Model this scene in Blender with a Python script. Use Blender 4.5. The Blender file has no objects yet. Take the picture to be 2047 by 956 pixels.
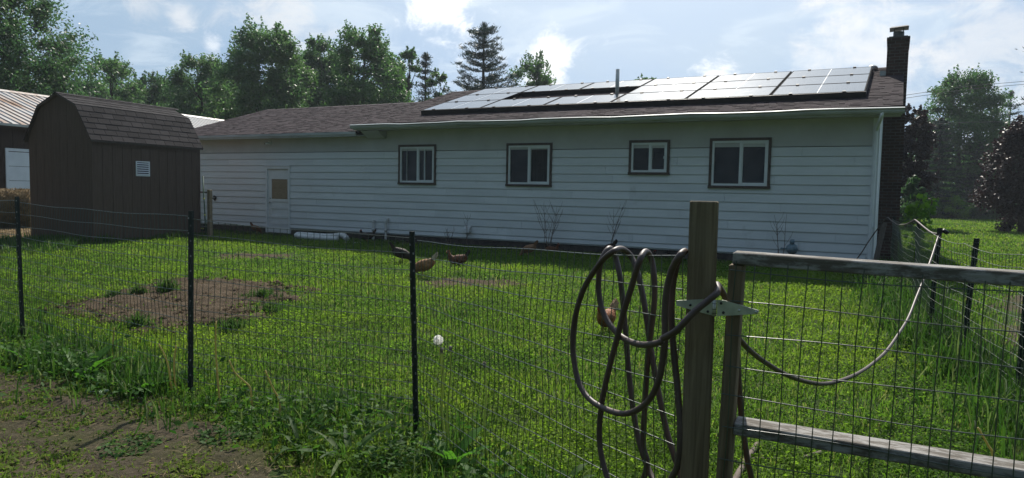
import bpy, math, random
import numpy as np
from mathutils import Vector, Matrix

C = bpy.context.scene.collection
S = bpy.context.scene
R = math.radians

# ---------------------------------------------------------------- camera
PITCH, ROLL, FPX, EYE = R(3.859), R(1.087), 1432.3, 1.5
PW, PH = 2047.0, 956.0
_F = np.array([0, math.cos(PITCH), -math.sin(PITCH)])
_R0 = np.array([1.0, 0, 0]); _U0 = np.array([0, math.sin(PITCH), math.cos(PITCH)])
_R = _R0*math.cos(ROLL)+_U0*math.sin(ROLL)
_U = _U0*math.cos(ROLL)-_R0*math.sin(ROLL)
EYEP = np.array([0, 0, EYE])
cam = bpy.data.cameras.new('camera'); camo = bpy.data.objects.new('camera', cam); C.objects.link(camo)
m = Matrix.Identity(4)
for i in range(3):
    m[i][0] = _R[i]; m[i][1] = _U[i]; m[i][2] = -_F[i]; m[i][3] = EYEP[i]
camo.matrix_world = m
cam.sensor_width = 36; cam.lens = 36*FPX/PW; cam.clip_start = 0.05; cam.clip_end = 4000
S.camera = camo

# ---------------------------------------------------------------- sky, sun, exposure
SUN_AZ, SUN_EL = R(10), R(45)
SKY_STRENGTH, SUN_STRENGTH, EXPOSURE = 0.079, 5.0, 0.42
world = bpy.data.worlds.new('World'); S.world = world; world.use_nodes = True
wt = world.node_tree; wn = wt.nodes; wl = wt.links; wn.clear()
def wnode(t, **k):
    n = wn.new(t)
    for a, b in k.items(): setattr(n, a, b)
    return n
def wmath(op, a, b=None, c=None, clamp=False):
    n = wnode('ShaderNodeMath', operation=op, use_clamp=clamp)
    for i, v in enumerate((a, b, c)):
        if v is None: continue
        if isinstance(v, (int, float)): n.inputs[i].default_value = v
        else: wl.new(v, n.inputs[i])
    return n.outputs[0]
def wmix(f, a, b):
    n = wnode('ShaderNodeMix', data_type='RGBA')
    for i, v in ((0, f), (6, a), (7, b)):
        if isinstance(v, (int, float)): n.inputs[i].default_value = v
        elif isinstance(v, tuple): n.inputs[i].default_value = (*v, 1)
        else: wl.new(v, n.inputs[i])
    return n.outputs[2]
def wmap(v, a, b, c=0.0, d=1.0):
    n = wnode('ShaderNodeMapRange', interpolation_type='SMOOTHSTEP')
    wl.new(v, n.inputs[0])
    for i, k in enumerate((a, b, c, d)): n.inputs[i+1].default_value = k
    return n.outputs[0]
sky = wnode('ShaderNodeTexSky', sky_type='NISHITA')
sky.sun_disc = False; sky.sun_elevation = SUN_EL; sky.sun_rotation = SUN_AZ
sky.air_density = 1.0; sky.dust_density = 1.0; sky.ozone_density = 1.2
tc = wnode('ShaderNodeTexCoord')
nrm = wnode('ShaderNodeVectorMath', operation='NORMALIZE'); wl.new(tc.outputs['Generated'], nrm.inputs[0])
sep = wnode('ShaderNodeSeparateXYZ'); wl.new(nrm.outputs[0], sep.inputs[0])
zz = wmath('ADD', wmath('MAXIMUM', sep.outputs[2], 0.0), 0.16)
cmb = wnode('ShaderNodeCombineXYZ')
wl.new(wmath('DIVIDE', sep.outputs[0], zz), cmb.inputs[0]); wl.new(wmath('DIVIDE', sep.outputs[1], zz), cmb.inputs[1])
def wnoise(vec, scale, detail, rough, dist=0.0, off=(0, 0, 0), sc=(1, 1, 1)):
    mp = wnode('ShaderNodeMapping'); wl.new(vec, mp.inputs[0])
    mp.inputs['Location'].default_value = off; mp.inputs['Scale'].default_value = sc
    n = wnode('ShaderNodeTexNoise'); wl.new(mp.outputs[0], n.inputs['Vector'])
    n.inputs['Scale'].default_value = scale; n.inputs['Detail'].default_value = detail
    n.inputs['Roughness'].default_value = rough; n.inputs['Distortion'].default_value = dist
    return n.outputs['Fac']
thin = wnoise(cmb.outputs[0], 0.9, 7, 0.56, 0.5, (3.1, 1.7, 0), (1, 0.7, 1))
wisp = wnoise(cmb.outputs[0], 2.6, 8, 0.6, 0.8, (7.3, 0.4, 0), (0.8, 1.0, 1))
puffn = wnoise(nrm.outputs[0], 15.0, 9, 0.66, 0.4, (1.3, 4.1, 2.0), (1, 1, 1.5))
veil = wmap(thin, 0.36, 0.66, 0.05, 0.9)
# the veil of high cloud is thicker under the sun
sdir = (math.sin(SUN_AZ)*math.cos(SUN_EL), math.cos(SUN_AZ)*math.cos(SUN_EL), math.sin(SUN_EL))
dot = wnode('ShaderNodeVectorMath', operation='DOT_PRODUCT'); wl.new(nrm.outputs[0], dot.inputs[0]); dot.inputs[1].default_value = sdir
near = wmap(dot.outputs['Value'], 0.66, 0.97, 0.0, 1.0)
skyb = wnode('ShaderNodeHueSaturation'); wl.new(sky.outputs[0], skyb.inputs['Color'])
skyb.inputs['Saturation'].default_value = 1.0; skyb.inputs['Value'].default_value = 1.0
col = wmix(0.75, skyb.outputs[0], (1.75, 3.5, 6.1))
col = wmix(veil, col, (3.9, 5.3, 6.9))
col = wmix(wmap(wisp, 0.47, 0.68, 0.0, 0.75), col, (6.2, 7.4, 8.6))
col = wmix(wmath('MULTIPLY', near, 0.75), col, (9.2, 10.2, 11.2))
# single cumulus puffs, each a bearing, an elevation and a size in radians
def dirpx(px, py):
    d = _F+_R*(px-PW/2)/FPX-_U*(py-PH/2)/FPX
    return tuple(d/np.linalg.norm(d))
for px, py, rad, amt, br in ((885, 18, .055, 1.0, 13.0), (925, 60, .026, .8, 12.0), (362, 32, .020, .6, 9.5), (275, 8, .034, .55, 9), (1440, 152, .030, .9, 12.5),
                         (1100, 128, .05, .9, 12.5), (1715, 78, .085, .6, 10), (1990, 110, .14, .55, 9.4), (560, 40, .07, .6, 9), (1640, 0, .05, .6, 10), (430, 95, .018, .5, 12)):
    d = wnode('ShaderNodeVectorMath', operation='DISTANCE'); wl.new(nrm.outputs[0], d.inputs[0]); d.inputs[1].default_value = dirpx(px, py)
    e = wmath('ADD', wmath('DIVIDE', d.outputs['Value'], rad), wmath('MULTIPLY', wmath('SUBTRACT', puffn, 0.5), 4.4))
    col = wmix(wmap(e, 1.15, -0.15, 0.0, amt), col, (br, br*1.0, br*1.0))
# away from the sun the sky is clear and much deeper
deep = wmap(dot.outputs['Value'], -0.55, 0.62, 0.0, 1.0)
col = wmix(deep, (.62, .97, 1.36), col)
bg = wnode('ShaderNodeBackground'); wl.new(col, bg.inputs[0]); bg.inputs[1].default_value = SKY_STRENGTH
wo = wnode('ShaderNodeOutputWorld'); wl.new(bg.outputs[0], wo.inputs[0])

sl = bpy.data.lights.new('sun', 'SUN'); sl.energy = SUN_STRENGTH; sl.angle = R(0.9); sl.color = (1.0, 0.94, 0.84)
so = bpy.data.objects.new('sun', sl); C.objects.link(so)
so.rotation_euler = Vector((-sdir[0], -sdir[1], -sdir[2])).to_track_quat('-Z', 'Y').to_euler()
S.view_settings.view_transform = 'Standard'; S.view_settings.look = 'None'
S.view_settings.exposure = EXPOSURE; S.view_settings.gamma = 1.0; S.view_settings.use_curve_mapping = False
S.cycles.max_bounces = 6; S.cycles.transparent_max_bounces = 8; S.cycles.diffuse_bounces = 3

# ---------------------------------------------------------------- picking points
def ray(px, py): return _F+_R*(px-PW/2)/FPX-_U*(py-PH/2)/FPX
def gp(px, py, z=0.0):
    d = ray(px, py); return EYEP+d*((z-EYE)/d[2])
def dp(px, py, Y):
    d = ray(px, py); return EYEP+d*(Y/d[1])
def vplane(px, py, a, b, off=0.0):
    """point where the line of sight meets the upright plane through ground points a, b"""
    n = np.array([-(b[1]-a[1]), b[0]-a[0], 0.0]); n /= np.linalg.norm(n)
    if n[1] > 0: n = -n
    d = ray(px, py); o = np.array([a[0], a[1], 0.0])+n*off
    return EYEP+d*(((o-EYEP)@n)/(d@n))

# ---------------------------------------------------------------- noise for placing things
def vnoise(x, y, s, seed=0):
    x = np.asarray(x, float)/s+seed*17.3; y = np.asarray(y, float)/s+seed*5.7
    ix = np.floor(x).astype(np.int64); iy = np.floor(y).astype(np.int64)
    fx = x-ix; fy = y-iy; fx = fx*fx*(3-2*fx); fy = fy*fy*(3-2*fy)
    def h(a, b):
        v = (a*374761393+b*668265263+seed*974711) & 0x7fffffff
        v = ((v ^ (v >> 13))*1274126177) & 0x7fffffff
        return ((v ^ (v >> 16)) & 0xffff)/65535.0
    return (h(ix, iy)*(1-fx)+h(ix+1, iy)*fx)*(1-fy)+(h(ix, iy+1)*(1-fx)+h(ix+1, iy+1)*fx)*fy
def inpoly(x, y, poly):
    r = np.zeros(len(x), bool); n = len(poly)
    for i in range(n):
        x1, y1 = poly[i][:2]; x2, y2 = poly[(i+1) % n][:2]
        c = ((y1 > y) != (y2 > y)) & (x < (x2-x1)*(y-y1)/((y2-y1) if y2 != y1 else 1e-9)+x1)
        r ^= c
    return r

# ---------------------------------------------------------------- materials
class NT:
    def __init__(s, name):
        s.m = bpy.data.materials.new(name); s.m.use_nodes = True; s.t = s.m.node_tree; s.n = s.t.nodes; s.n.clear()
        s.out = s.n.new('ShaderNodeOutputMaterial')
    def N(s, t, ins=None, **k):
        n = s.n.new(t)
        for a, b in k.items(): setattr(n, a, b)
        for a, b in (ins or {}).items(): s.set(n.inputs[a], b)
        return n
    def set(s, i, v):
        if isinstance(v, bpy.types.NodeSocket): s.t.links.new(v, i)
        elif isinstance(v, tuple) and len(v) == 3 and i.type == 'RGBA': i.default_value = (*v, 1)
        else: i.default_value = v
    def coord(s, w='Object', sc=(1, 1, 1), rot=(0, 0, 0)):
        tc = s.N('ShaderNodeTexCoord'); mp = s.N('ShaderNodeMapping', {0: tc.outputs[w], 'Scale': sc, 'Rotation': rot}); return mp.outputs[0]
    def noise(s, v, scale, detail=4, rough=.55, dist=0.0):
        return s.N('ShaderNodeTexNoise', {'Vector': v, 'Scale': scale, 'Detail': detail, 'Roughness': rough, 'Distortion': dist}).outputs['Fac']
    def ramp(s, f, a, b, c=0.0, d=1.0):
        return s.N('ShaderNodeMapRange', {0: f, 1: a, 2: b, 3: c, 4: d}).outputs[0]
    def mix(s, f, a, b, mode='MIX'):
        n = s.N('ShaderNodeMix', {0: f, 6: a, 7: b}, data_type='RGBA'); n.blend_type = mode; return n.outputs[2]
    def math(s, op, a, b=0.0, c=0.0): return s.N('ShaderNodeMath', {0: a, 1: b, 2: c}, operation=op).outputs[0]
    def bump(s, h, dist, strength=1.0): return s.N('ShaderNodeBump', {'Height': h, 'Distance': dist, 'Strength': strength}).outputs[0]
    def pbsdf(s, base, rough=.7, normal=None, spec=.4, metal=0.0, **k):
        n = s.N('ShaderNodeBsdfPrincipled', {'Base Color': base, 'Roughness': rough, 'Specular IOR Level': spec, 'Metallic': metal})
        if normal is not None: s.set(n.inputs['Normal'], normal)
        for a, b in k.items(): s.set(n.inputs[a.replace('_', ' ')], b)
        return n.outputs[0]
    def done(s, sh): s.t.links.new(sh, s.out.inputs[0]); return s.m
def simple(name, c1, c2=None, scale=6.0, rough=.7, bump=0.0, bscale=40.0, spec=.4, metal=0.0, sc=(1, 1, 1), lo=.35, hi=.65):
    t = NT(name); v = t.coord(sc=sc)
    base = c1 if c2 is None else t.mix(t.ramp(t.noise(v, scale, 6, .6), lo, hi), c1, c2)
    nb = t.bump(t.noise(v, bscale, 4), bump) if bump else None
    return t.done(t.pbsdf(base, rough, nb, spec, metal))
def leafmat(name, c1, c2, c3=None, transl=.4, rough=.6, patch=0.0, spec=.1, pscale=.35):
    """leaves and blades: every one its own tint; light passes through them"""
    t = NT(name); g = t.N('ShaderNodeNewGeometry')
    c = t.mix(g.outputs['Random Per Island'], c1, c2)
    if c3 is not None: c = t.mix(t.ramp(t.math('FRACT', t.math('MULTIPLY', g.outputs['Random Per Island'], 7.31)), .80, .95), c, c3)
    if patch:
        c = t.mix(t.ramp(t.noise(t.coord(), pscale, 4, .6), .44, .66, 0.0, patch), c, (c2[0]*1.7, c2[1]*1.35, c2[2]))
        c = t.mix(t.ramp(t.noise(t.coord(), pscale*2.7, 4, .6), .50, .36, 0.0, patch), c, (c1[0]*.9, c1[1]*.85, c1[2]))
    tint = t.N('ShaderNodeHueSaturation', {'Color': c, 'Saturation': 1.05, 'Value': 1.5}).outputs[0]
    tr = t.N('ShaderNodeBsdfTranslucent', {0: tint}).outputs[0]
    d = t.pbsdf(c, rough, None, spec)
    return t.done(t.N('ShaderNodeMixShader', {0: transl, 1: d, 2: tr}).outputs[0])

M = {}
def make_materials():
    # ground: short turf with soil showing
    t = NT('turf_ground'); v = t.coord()
    n1 = t.noise(v, .35, 4, .6); n2 = t.noise(v, 6, 6, .7); n3 = t.noise(v, 60, 4, .7)
    g = t.mix(t.ramp(n2, .35, .65), (.030, .052, .013), (.052, .088, .020))
    g = t.mix(t.ramp(n1, .45, .7, 0, .5), g, (.075, .10, .025))
    g = t.mix(t.ramp(n3, .58, .75, 0, .6), g, (.05, .042, .022))
    M['ground'] = t.done(t.pbsdf(g, .9, t.bump(n3, .03), .1))
    t = NT('bare_soil'); v = t.coord()
    n1 = t.noise(v, 2.2, 5, .65); n2 = t.noise(v, 22, 6, .7); n3 = t.noise(v, 90, 4, .7)
    g = t.mix(t.ramp(n2, .3, .7), (.044, .031, .019), (.125, .090, .056))
    g = t.mix(t.ramp(n1, .45, .7, 0, .7), g, (.155, .115, .075))
    g = t.mix(t.ramp(n3, .64, .72, 0, .7), g, (.18, .145, .105))
    M['soil'] = t.done(t.pbsdf(g, .95, t.bump(t.math('ADD', n2, t.math('MULTIPLY', n3, .5)), .06), .1))
    t = NT('mossy_path'); v = t.coord()
    n1 = t.noise(v, 1.6, 5, .65); n2 = t.noise(v, 14, 6, .7); n3 = t.noise(v, 90, 4, .7)
    g = t.mix(t.ramp(n2, .3, .7), (.040, .032, .020), (.095, .076, .050))
    g = t.mix(t.ramp(n1, .46, .62, 0, .7), g, (.052, .058, .018))
    g = t.mix(t.ramp(n3, .60, .7, 0, .6), g, (.17, .145, .09))
    M['path'] = t.done(t.pbsdf(g, .95, t.bump(t.math('ADD', n2, t.math('MULTIPLY', n3, .5)), .025), .1))
    M['straw_ground'] = simple('straw_ground', (.15, .10, .05), (.30, .21, .11), 9, .9, .03, 40, .1)
    # house
    t = NT('white_lap_siding'); v = t.coord()
    n1 = t.noise(t.coord(sc=(.6, 1, 4)), 1.5, 6, .65); n2 = t.noise(t.coord(sc=(6, 6, 60)), 3, 4, .6)
    tone = t.N('ShaderNodeNewGeometry').outputs['Random Per Island']
    g = t.mix(t.ramp(n1, .4, .72, 0, .45), t.mix(tone, (.66, .68, .69), (.74, .755, .76)), (.52, .53, .52))
    g = t.mix(t.ramp(t.noise(v, 1.1, 6, .75), .60, .72, 0, .5), g, (.46, .46, .43))
    M['siding'] = t.done(t.pbsdf(g, .55, t.bump(n2, .002), .3))
    M['frieze'] = simple('shade_toned_frieze', (.53, .53, .52), (.46, .455, .44), 1.5, .65, .002, 60)  # greyer than the siding: shade under the eaves put into the colour
    M['white'] = simple('white_vinyl', (.74, .76, .77), (.66, .68, .68), 3, .4, 0, 40, .4)
    M['whitedirty'] = simple('white_metal_gutter', (.46, .48, .47), (.28, .28, .26), 2.5, .5, .001, 20, .3, 0, (.5, 1, 2), .45, .75)
    M['browntrim'] = simple('brown_painted_wood', (.055, .040, .032), (.085, .062, .050), 12, .6, .002, 60)
    M['foundation'] = simple('dark_block_foundation', (.045, .040, .038), (.085, .075, .066), 8, .9, .01, 60, .2)
    M['tan'] = simple('weathered_board', (.33, .25, .16), (.26, .19, .12), 8, .8, .002, 60, .2, 0, (1, 1, 4))
    t = NT('window_glass'); v = t.coord()
    g = t.mix(t.ramp(t.noise(v, 1.3, 2), .4, .6), (.018, .021, .024), (.036, .041, .046))
    M['glass'] = t.done(t.pbsdf(g, .06, None, .5))
    M['curtain'] = simple('grey_curtain', (.02, .022, .025), (.045, .05, .054), 3, .8, .01, 8, .3, 0, (9, 1, .3))
    M['screen'] = simple('insect_screen', (.03, .032, .035), (.038, .04, .044), 60, .6)
    # shingles: courses run along x, local y climbs the slope
    for nm, a, b, c, bw in (('shingles', (.040, .032, .037), (.094, .073, .080), (.018, .015, .018), .30), ('shed_shingles', (.030, .027, .027), (.056, .050, .048), (.013, .012, .012), .32)):
        t = NT(nm); v = t.coord()
        br = t.N('ShaderNodeTexBrick', {'Vector': v, 'Color1': a, 'Color2': b, 'Mortar': c, 'Scale': 1.0, 'Mortar Size': .008, 'Mortar Smooth': .3, 'Bias': 0.0, 'Brick Width': bw, 'Row Height': .135})
        br.offset_frequency = 2; br.offset = .43
        n = t.noise(v, 3.5, 6, .7); n2 = t.noise(v, 140, 3, .7)
        st = t.noise(t.coord(sc=(1.6, 7, 1)), 1.0, 5, .7)
        g = t.mix(t.ramp(st, .36, .64, 0, .8), br.outputs[0], tuple(x*.45 for x in a)); g = t.mix(t.ramp(n, .4, .7, 0, .35), g, tuple(x*1.5 for x in b))
        g = t.mix(t.ramp(n2, .45, .7, 0, .5), g, tuple(min(1, x*1.35) for x in b))
        sy = t.N('ShaderNodeSeparateXYZ', {0: v})
        saw = t.math('FRACT', t.math('DIVIDE', sy.outputs[1], .135))
        h = t.math('SUBTRACT', t.math('MULTIPLY', n2, .3), saw)
        M[nm] = t.done(t.pbsdf(g, .92, t.bump(h, .012), .15))
    t = NT('solar_glass'); v = t.coord()
    br = t.N('ShaderNodeTexBrick', {'Vector': v, 'Color1': (.040, .048, .066), 'Color2': (.048, .056, .074), 'Mortar': (.11, .12, .14), 'Scale': 1.0, 'Mortar Size': .002, 'Brick Width': .165, 'Row Height': .165}); br.offset = 0
    M['solar'] = t.done(t.pbsdf(br.outputs[0], t.ramp(t.noise(v, 5, 4), .3, .7, .10, .16), None, .38, 0.0, Coat_Weight=.25, Coat_Roughness=.3, Coat_IOR=1.35))
    M['solarframe'] = simple('panel_frame_alu', (.45, .47, .49), None, 5, .35, 0, 40, .5, .7)
    M['panelframe'] = simple('black_panel_frame', (.012, .012, .014), None, 9, .9, 0, 40, .05)
    M['black'] = simple('black_metal', (.012, .012, .014), (.02, .02, .022), 9, .5, 0, 40, .4)
    t = NT('chimney_brick'); v = t.coord(rot=(math.pi/2, 0, 0)); v2 = t.coord()
    sx = t.N('ShaderNodeSeparateXYZ', {0: v2})
    cv = t.N('ShaderNodeCombineXYZ', {0: t.math('ADD', sx.outputs[0], sx.outputs[1]), 1: sx.outputs[2]}).outputs[0]
    br = t.N('ShaderNodeTexBrick', {'Vector': cv, 'Color1': (.055, .030, .025), 'Color2': (.10, .055, .045), 'Mortar': (.13, .12, .11), 'Scale': 1.0, 'Mortar Size': .011, 'Mortar Smooth': .2, 'Brick Width': .21, 'Row Height': .075})
    g = t.mix(t.ramp(t.noise(v2, 4, 6, .7), .4, .7, 0, .6), br.outputs[0], (.05, .036, .032))
    M['brick'] = t.done(t.pbsdf(g, .9, t.bump(t.math('SUBTRACT', t.noise(v2, 60, 4), t.math('MULTIPLY', br.outputs['Fac'], 1.5)), .008), .2))
    M['steel'] = simple('dull_steel', (.36, .36, .36), (.48, .48, .47), 12, .5, .001, 60, .5, .35)
    M['galv'] = simple('galvanised_steel', (.40, .41, .36), (.54, .55, .49), 25, .45, .0008, 90, .5, .6)
    M['greyenamel'] = simple('blue_grey_enamel', (.18, .26, .30), (.13, .19, .22), 12, .45)
    # shed and barn
    t = NT('brown_groove_siding'); v = t.coord()
    g = t.mix(t.ramp(t.noise(t.coord(sc=(6, 6, .5)), 4, 6, .7), .35, .7), (.082, .055, .041), (.118, .082, .062))
    g = t.mix(t.ramp(t.noise(v, 1.6, 5, .7), .5, .75, 0, .5), g, (.10, .074, .06))
    M['shedwall'] = t.done(t.pbsdf(g, .8, t.bump(t.noise(t.coord(sc=(20, 20, 1.2)), 5, 4), .004), .2))
    M['groove'] = simple('groove_dark', (.012, .010, .009))
    t = NT('ribbed_metal_roof'); v = t.coord()
    n = t.noise(t.coord(sc=(2.4, .25, 1)), 1.1, 6, .62, .4); n2 = t.noise(t.coord(sc=(7, .5, 1)), 2.5, 5, .7)
    sx = t.N('ShaderNodeSeparateXYZ', {0: v})
    fade = t.ramp(sx.outputs[0], 1.5, 9.0, 1.0, .12)
    rust = t.math('MULTIPLY', t.ramp(t.math('ADD', n, t.math('MULTIPLY', n2, .35)), .55, .80), fade)
    g = t.mix(rust, (.44, .43, .42), (.20, .105, .055))
    M['barnroof'] = t.done(t.pbsdf(g, t.ramp(rust, 0, 1, .38, .8), None, .4, t.ramp(rust, 0, 1, .55, 0.0)))
    M['barnwall'] = simple('brown_barn_boards', (.042, .028, .022), (.065, .044, .034), 5, .85, .004, 30, .2, 0, (8, 8, .6))
    M['barndoor'] = simple('white_barn_door', (.72, .76, .82), (.62, .66, .72), 2, .5, .002, 30)
    t = NT('shed_tab'); g_ = t.N('ShaderNodeNewGeometry'); v = t.coord()
    g = t.mix(g_.outputs['Random Per Island'], (.015, .014, .016), (.036, .033, .035)); g = t.mix(t.ramp(t.noise(v, 120, 3), .45, .7, 0, .5), g, (.075, .068, .064))
    M['shedtab'] = t.done(t.pbsdf(g, .95, t.bump(t.noise(v, 90, 3), .003), .1))
    t = NT('house_shingle_tab'); g_ = t.N('ShaderNodeNewGeometry'); v = t.coord(); ri = g_.outputs['Random Per Island']
    g = t.mix(ri, (.028, .021, .025), (.060, .045, .050)); g = t.mix(t.ramp(t.math('FRACT', t.math('MULTIPLY', ri, 5.7)), .78, .84), g, (.026, .020, .023))
    g = t.mix(t.ramp(t.noise(v, .7, 5, .6), .45, .75, 0, .3), g, (.075, .060, .061)); g = t.mix(t.ramp(t.noise(v, 130, 3), .5, .7, 0, .4), g, (.10, .085, .085))
    M['housetab'] = t.done(t.pbsdf(g, .95, t.bump(t.noise(v, 90, 3), .003), .08))
    # wood, wire, hose
    t = NT('treated_post_wood'); v = t.coord()
    gr = t.noise(t.coord(sc=(26, 26, .9)), 2.2, 6, .65, 1.2); kn = t.noise(t.coord(sc=(9, 9, 2.4)), 1.6, 2)
    g = t.mix(t.ramp(gr, .32, .68), (.092, .066, .038), (.235, .178, .108))
    g = t.mix(t.ramp(kn, .66, .74, 0, .8), g, (.045, .033, .022))
    g = t.mix(t.ramp(t.noise(v, 2.5, 4), .45, .7, 0, .4), g, (.17, .15, .115))
    M['post'] = t.done(t.pbsdf(g, .85, t.bump(gr, .004), .2))
    t = NT('peeling_grey_rail'); v = t.coord()
    gr = t.noise(t.coord(sc=(1.2, 40, 40)), 2.0, 6, .7, .8); ch = t.noise(t.coord(sc=(4, 12, 12)), 2.0, 6, .7)
    g = t.mix(t.ramp(gr, .3, .7), (.070, .060, .048), (.155, .138, .118))
    g = t.mix(t.ramp(ch, .46, .56, 0, .75), g, (.33, .32, .305))
    M['rail'] = t.done(t.pbsdf(g, .8, t.bump(t.math('ADD', gr, ch), .004), .2))
    M['endgrain'] = simple('cut_end_grain', (.20, .17, .12), (.13, .105, .075), 30, .9, .003, 120, .1)
    t = NT('green_vinyl_wire'); M['wire'] = t.done(t.pbsdf((.010, .028, .017), .34, None, 1.0, 0.0, Coat_Weight=.2, Coat_Roughness=.28, Coat_IOR=1.5))
    M['tpost'] = simple('dark_green_steel_post', (.008, .013, .011), (.014, .020, .017), 20, .55, .001, 80, .35)
    M['studs'] = simple('worn_post_studs', (.30, .30, .29), (.05, .05, .05), 30, .5, 0, 40, .5, .3)
    t = NT('brown_hose_rubber'); v = t.coord()
    g = t.mix(t.ramp(t.noise(v, 9, 5, .7), .35, .7), (.050, .031, .025), (.088, .060, .050))
    M['hose'] = t.done(t.pbsdf(g, .5, t.bump(t.noise(v, 160, 3), .0006), .45))
    M['stakegreen'] = simple('green_stake', (.03, .08, .04), (.04, .11, .05), 9, .6)
    M['yellow'] = simple('yellow_tape', (.55, .52, .10), None, 5, .6)
    M['plasticwhite'] = simple('white_plastic_pipe', (.62, .62, .60), (.45, .44, .41), 9, .55, .002, 40)
    M['plasticblack'] = simple('black_plastic', (.012, .012, .013), (.022, .022, .022), 20, .45)
    M['dryerhood'] = simple('white_hood', (.6, .62, .62), (.45, .45, .43), 9, .5)
    M['hay'] = simple('hay_bale_straw', (.08, .054, .027), (.21, .15, .078), 7, .95, .05, 28, .1, 0, (1, 1, 1), .3, .7)
    M['straw'] = leafmat('straw_stalks', (.13, .095, .05), (.30, .22, .12), None, .15, .7, 0, .1)
    M['balestraw'] = leafmat('bale_stalks', (.09, .062, .03), (.21, .15, .08), None, .15, .7, 0, .1); M['capmetal'] = simple('dark_cap_metal', (.10, .10, .10), (.16, .16, .155), 12, .6, 0, 40, .3)
    M['twig'] = simple('bare_twig', (.10, .075, .058), (.16, .125, .10), 9, .9)
    M['deadwood'] = simple('grey_board', (.07, .058, .048), (.13, .11, .09), 5, .9, .004, 40, .2, 0, (8, 8, 1))
    # birds
    for nm, a, b in (('feathers_dark', (.022, .017, .015), (.055, .036, .025)), ('feathers_brown', (.10, .036, .016), (.22, .082, .034)), ('feathers_gold', (.22, .10, .035), (.40, .21, .085)),
                     ('feathers_tan', (.17, .085, .04), (.28, .15, .075)), ('feathers_cream', (.55, .44, .28), (.70, .60, .44)), ('feathers_red', (.20, .068, .024), (.42, .155, .055)), ('feathers_buff', (.40, .25, .13), (.5, .33, .19))):
        t = NT(nm); v = t.coord()
        vo = t.N('ShaderNodeTexVoronoi', {'Vector': t.coord(sc=(.8, 1, 1)), 'Scale': 42.0}).outputs['Distance']
        g = t.mix(t.ramp(t.noise(v, 9, 4), .35, .65), a, b); g = t.mix(t.ramp(vo, .25, .7, 0, .55), g, tuple(x*.5 for x in a))
        M[nm] = t.done(t.pbsdf(g, .7, t.bump(vo, .006), .25))
    M['comb'] = simple('red_comb', (.45, .03, .02), (.35, .02, .02), 20, .5)
    M['beak'] = simple('horn_beak', (.35, .24, .10), None, 5, .5)
    M['shank'] = simple('yellow_shank', (.36, .24, .08), (.26, .17, .06), 20, .6)
    M['eye'] = simple('bird_eye', (.01, .008, .006), None, 5, .15)
    # plants
    M['grass'] = leafmat('grass_blades', (.040, .096, .013), (.106, .190, .027), (.17, .18, .06), .56, .6, .55, .10)
    M['clover'] = leafmat('clover_leaves', (.040, .097, .012), (.112, .204, .025), (.13, .225, .032), .56, .7, .6, .08)
    M['tallgrass'] = leafmat('tall_grass_blades', (.020, .058, .010), (.052, .112, .018), (.11, .15, .05), .44, .6, 0, .12)
    M['drygrass'] = leafmat('dry_stems', (.36, .33, .12), (.46, .40, .18), None, .35, .6)
    M['weedleaf'] = leafmat('weed_leaves', (.018, .056, .010), (.050, .118, .018), (.08, .16, .025), .42, .6, 0, .10)
    M['dockleaf'] = leafmat('dock_leaf', (.034, .105, .012), (.07, .18, .022), None, .5, .55, 0, .15)
    M['paleunder'] = leafmat('pale_leaf_back', (.20, .27, .19), (.26, .33, .24), None, .2, .6)
    M['moss'] = leafmat('path_moss', (.060, .115, .014), (.13, .19, .032), (.13, .11, .05), .45, .7, .4, .05)
    M['bark'] = simple('tree_bark', (.045, .038, .032), (.085, .072, .06), 6, .95, .03, 14, .15, 0, (3, 3, .6))
    M['seed'] = leafmat('seed_fluff', (.72, .71, .68), (.82, .81, .79), None, .45, .8)
    M['seedhead'] = simple('brown_seed_base', (.16, .13, .10), (.26, .21, .17), 60, .9)
    M['stem'] = leafmat('pale_stem', (.34, .42, .11), (.38, .44, .14), None, .3, .6)
    for nm, a, b, tr in (('leaf_maple', (.034, .088, .026), (.074, .154, .044), .52), ('leaf_mid', (.038, .096, .030), (.082, .160, .050), .52), ('leaf_dark', (.026, .072, .025), (.058, .122, .040), .5),
                         ('leaf_tall', (.026, .080, .022), (.066, .148, .038), .5), ('leaf_yellow', (.038, .078, .014), (.085, .14, .026), .46), ('leaf_copper', (.016, .009, .009), (.032, .015, .014), .25), ('leaf_bright', (.08, .18, .022), (.17, .30, .04), .55), ('leaf_blue', (.020, .056, .030), (.042, .09, .045), .4)):
        M[nm] = leafmat(nm, a, b, None, tr, .45, .25, .35)
    M['needle'] = leafmat('pine_needles', (.012, .030, .019), (.028, .056, .034), None, .18, .5, 0, .3)
    M['needle_dark'] = leafmat('spruce_needles', (.010, .026, .016), (.022, .045, .026), None, .15, .5, 0, .3)
    M['cable'] = simple('overhead_cable', (.05, .05, .055))
make_materials()

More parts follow.
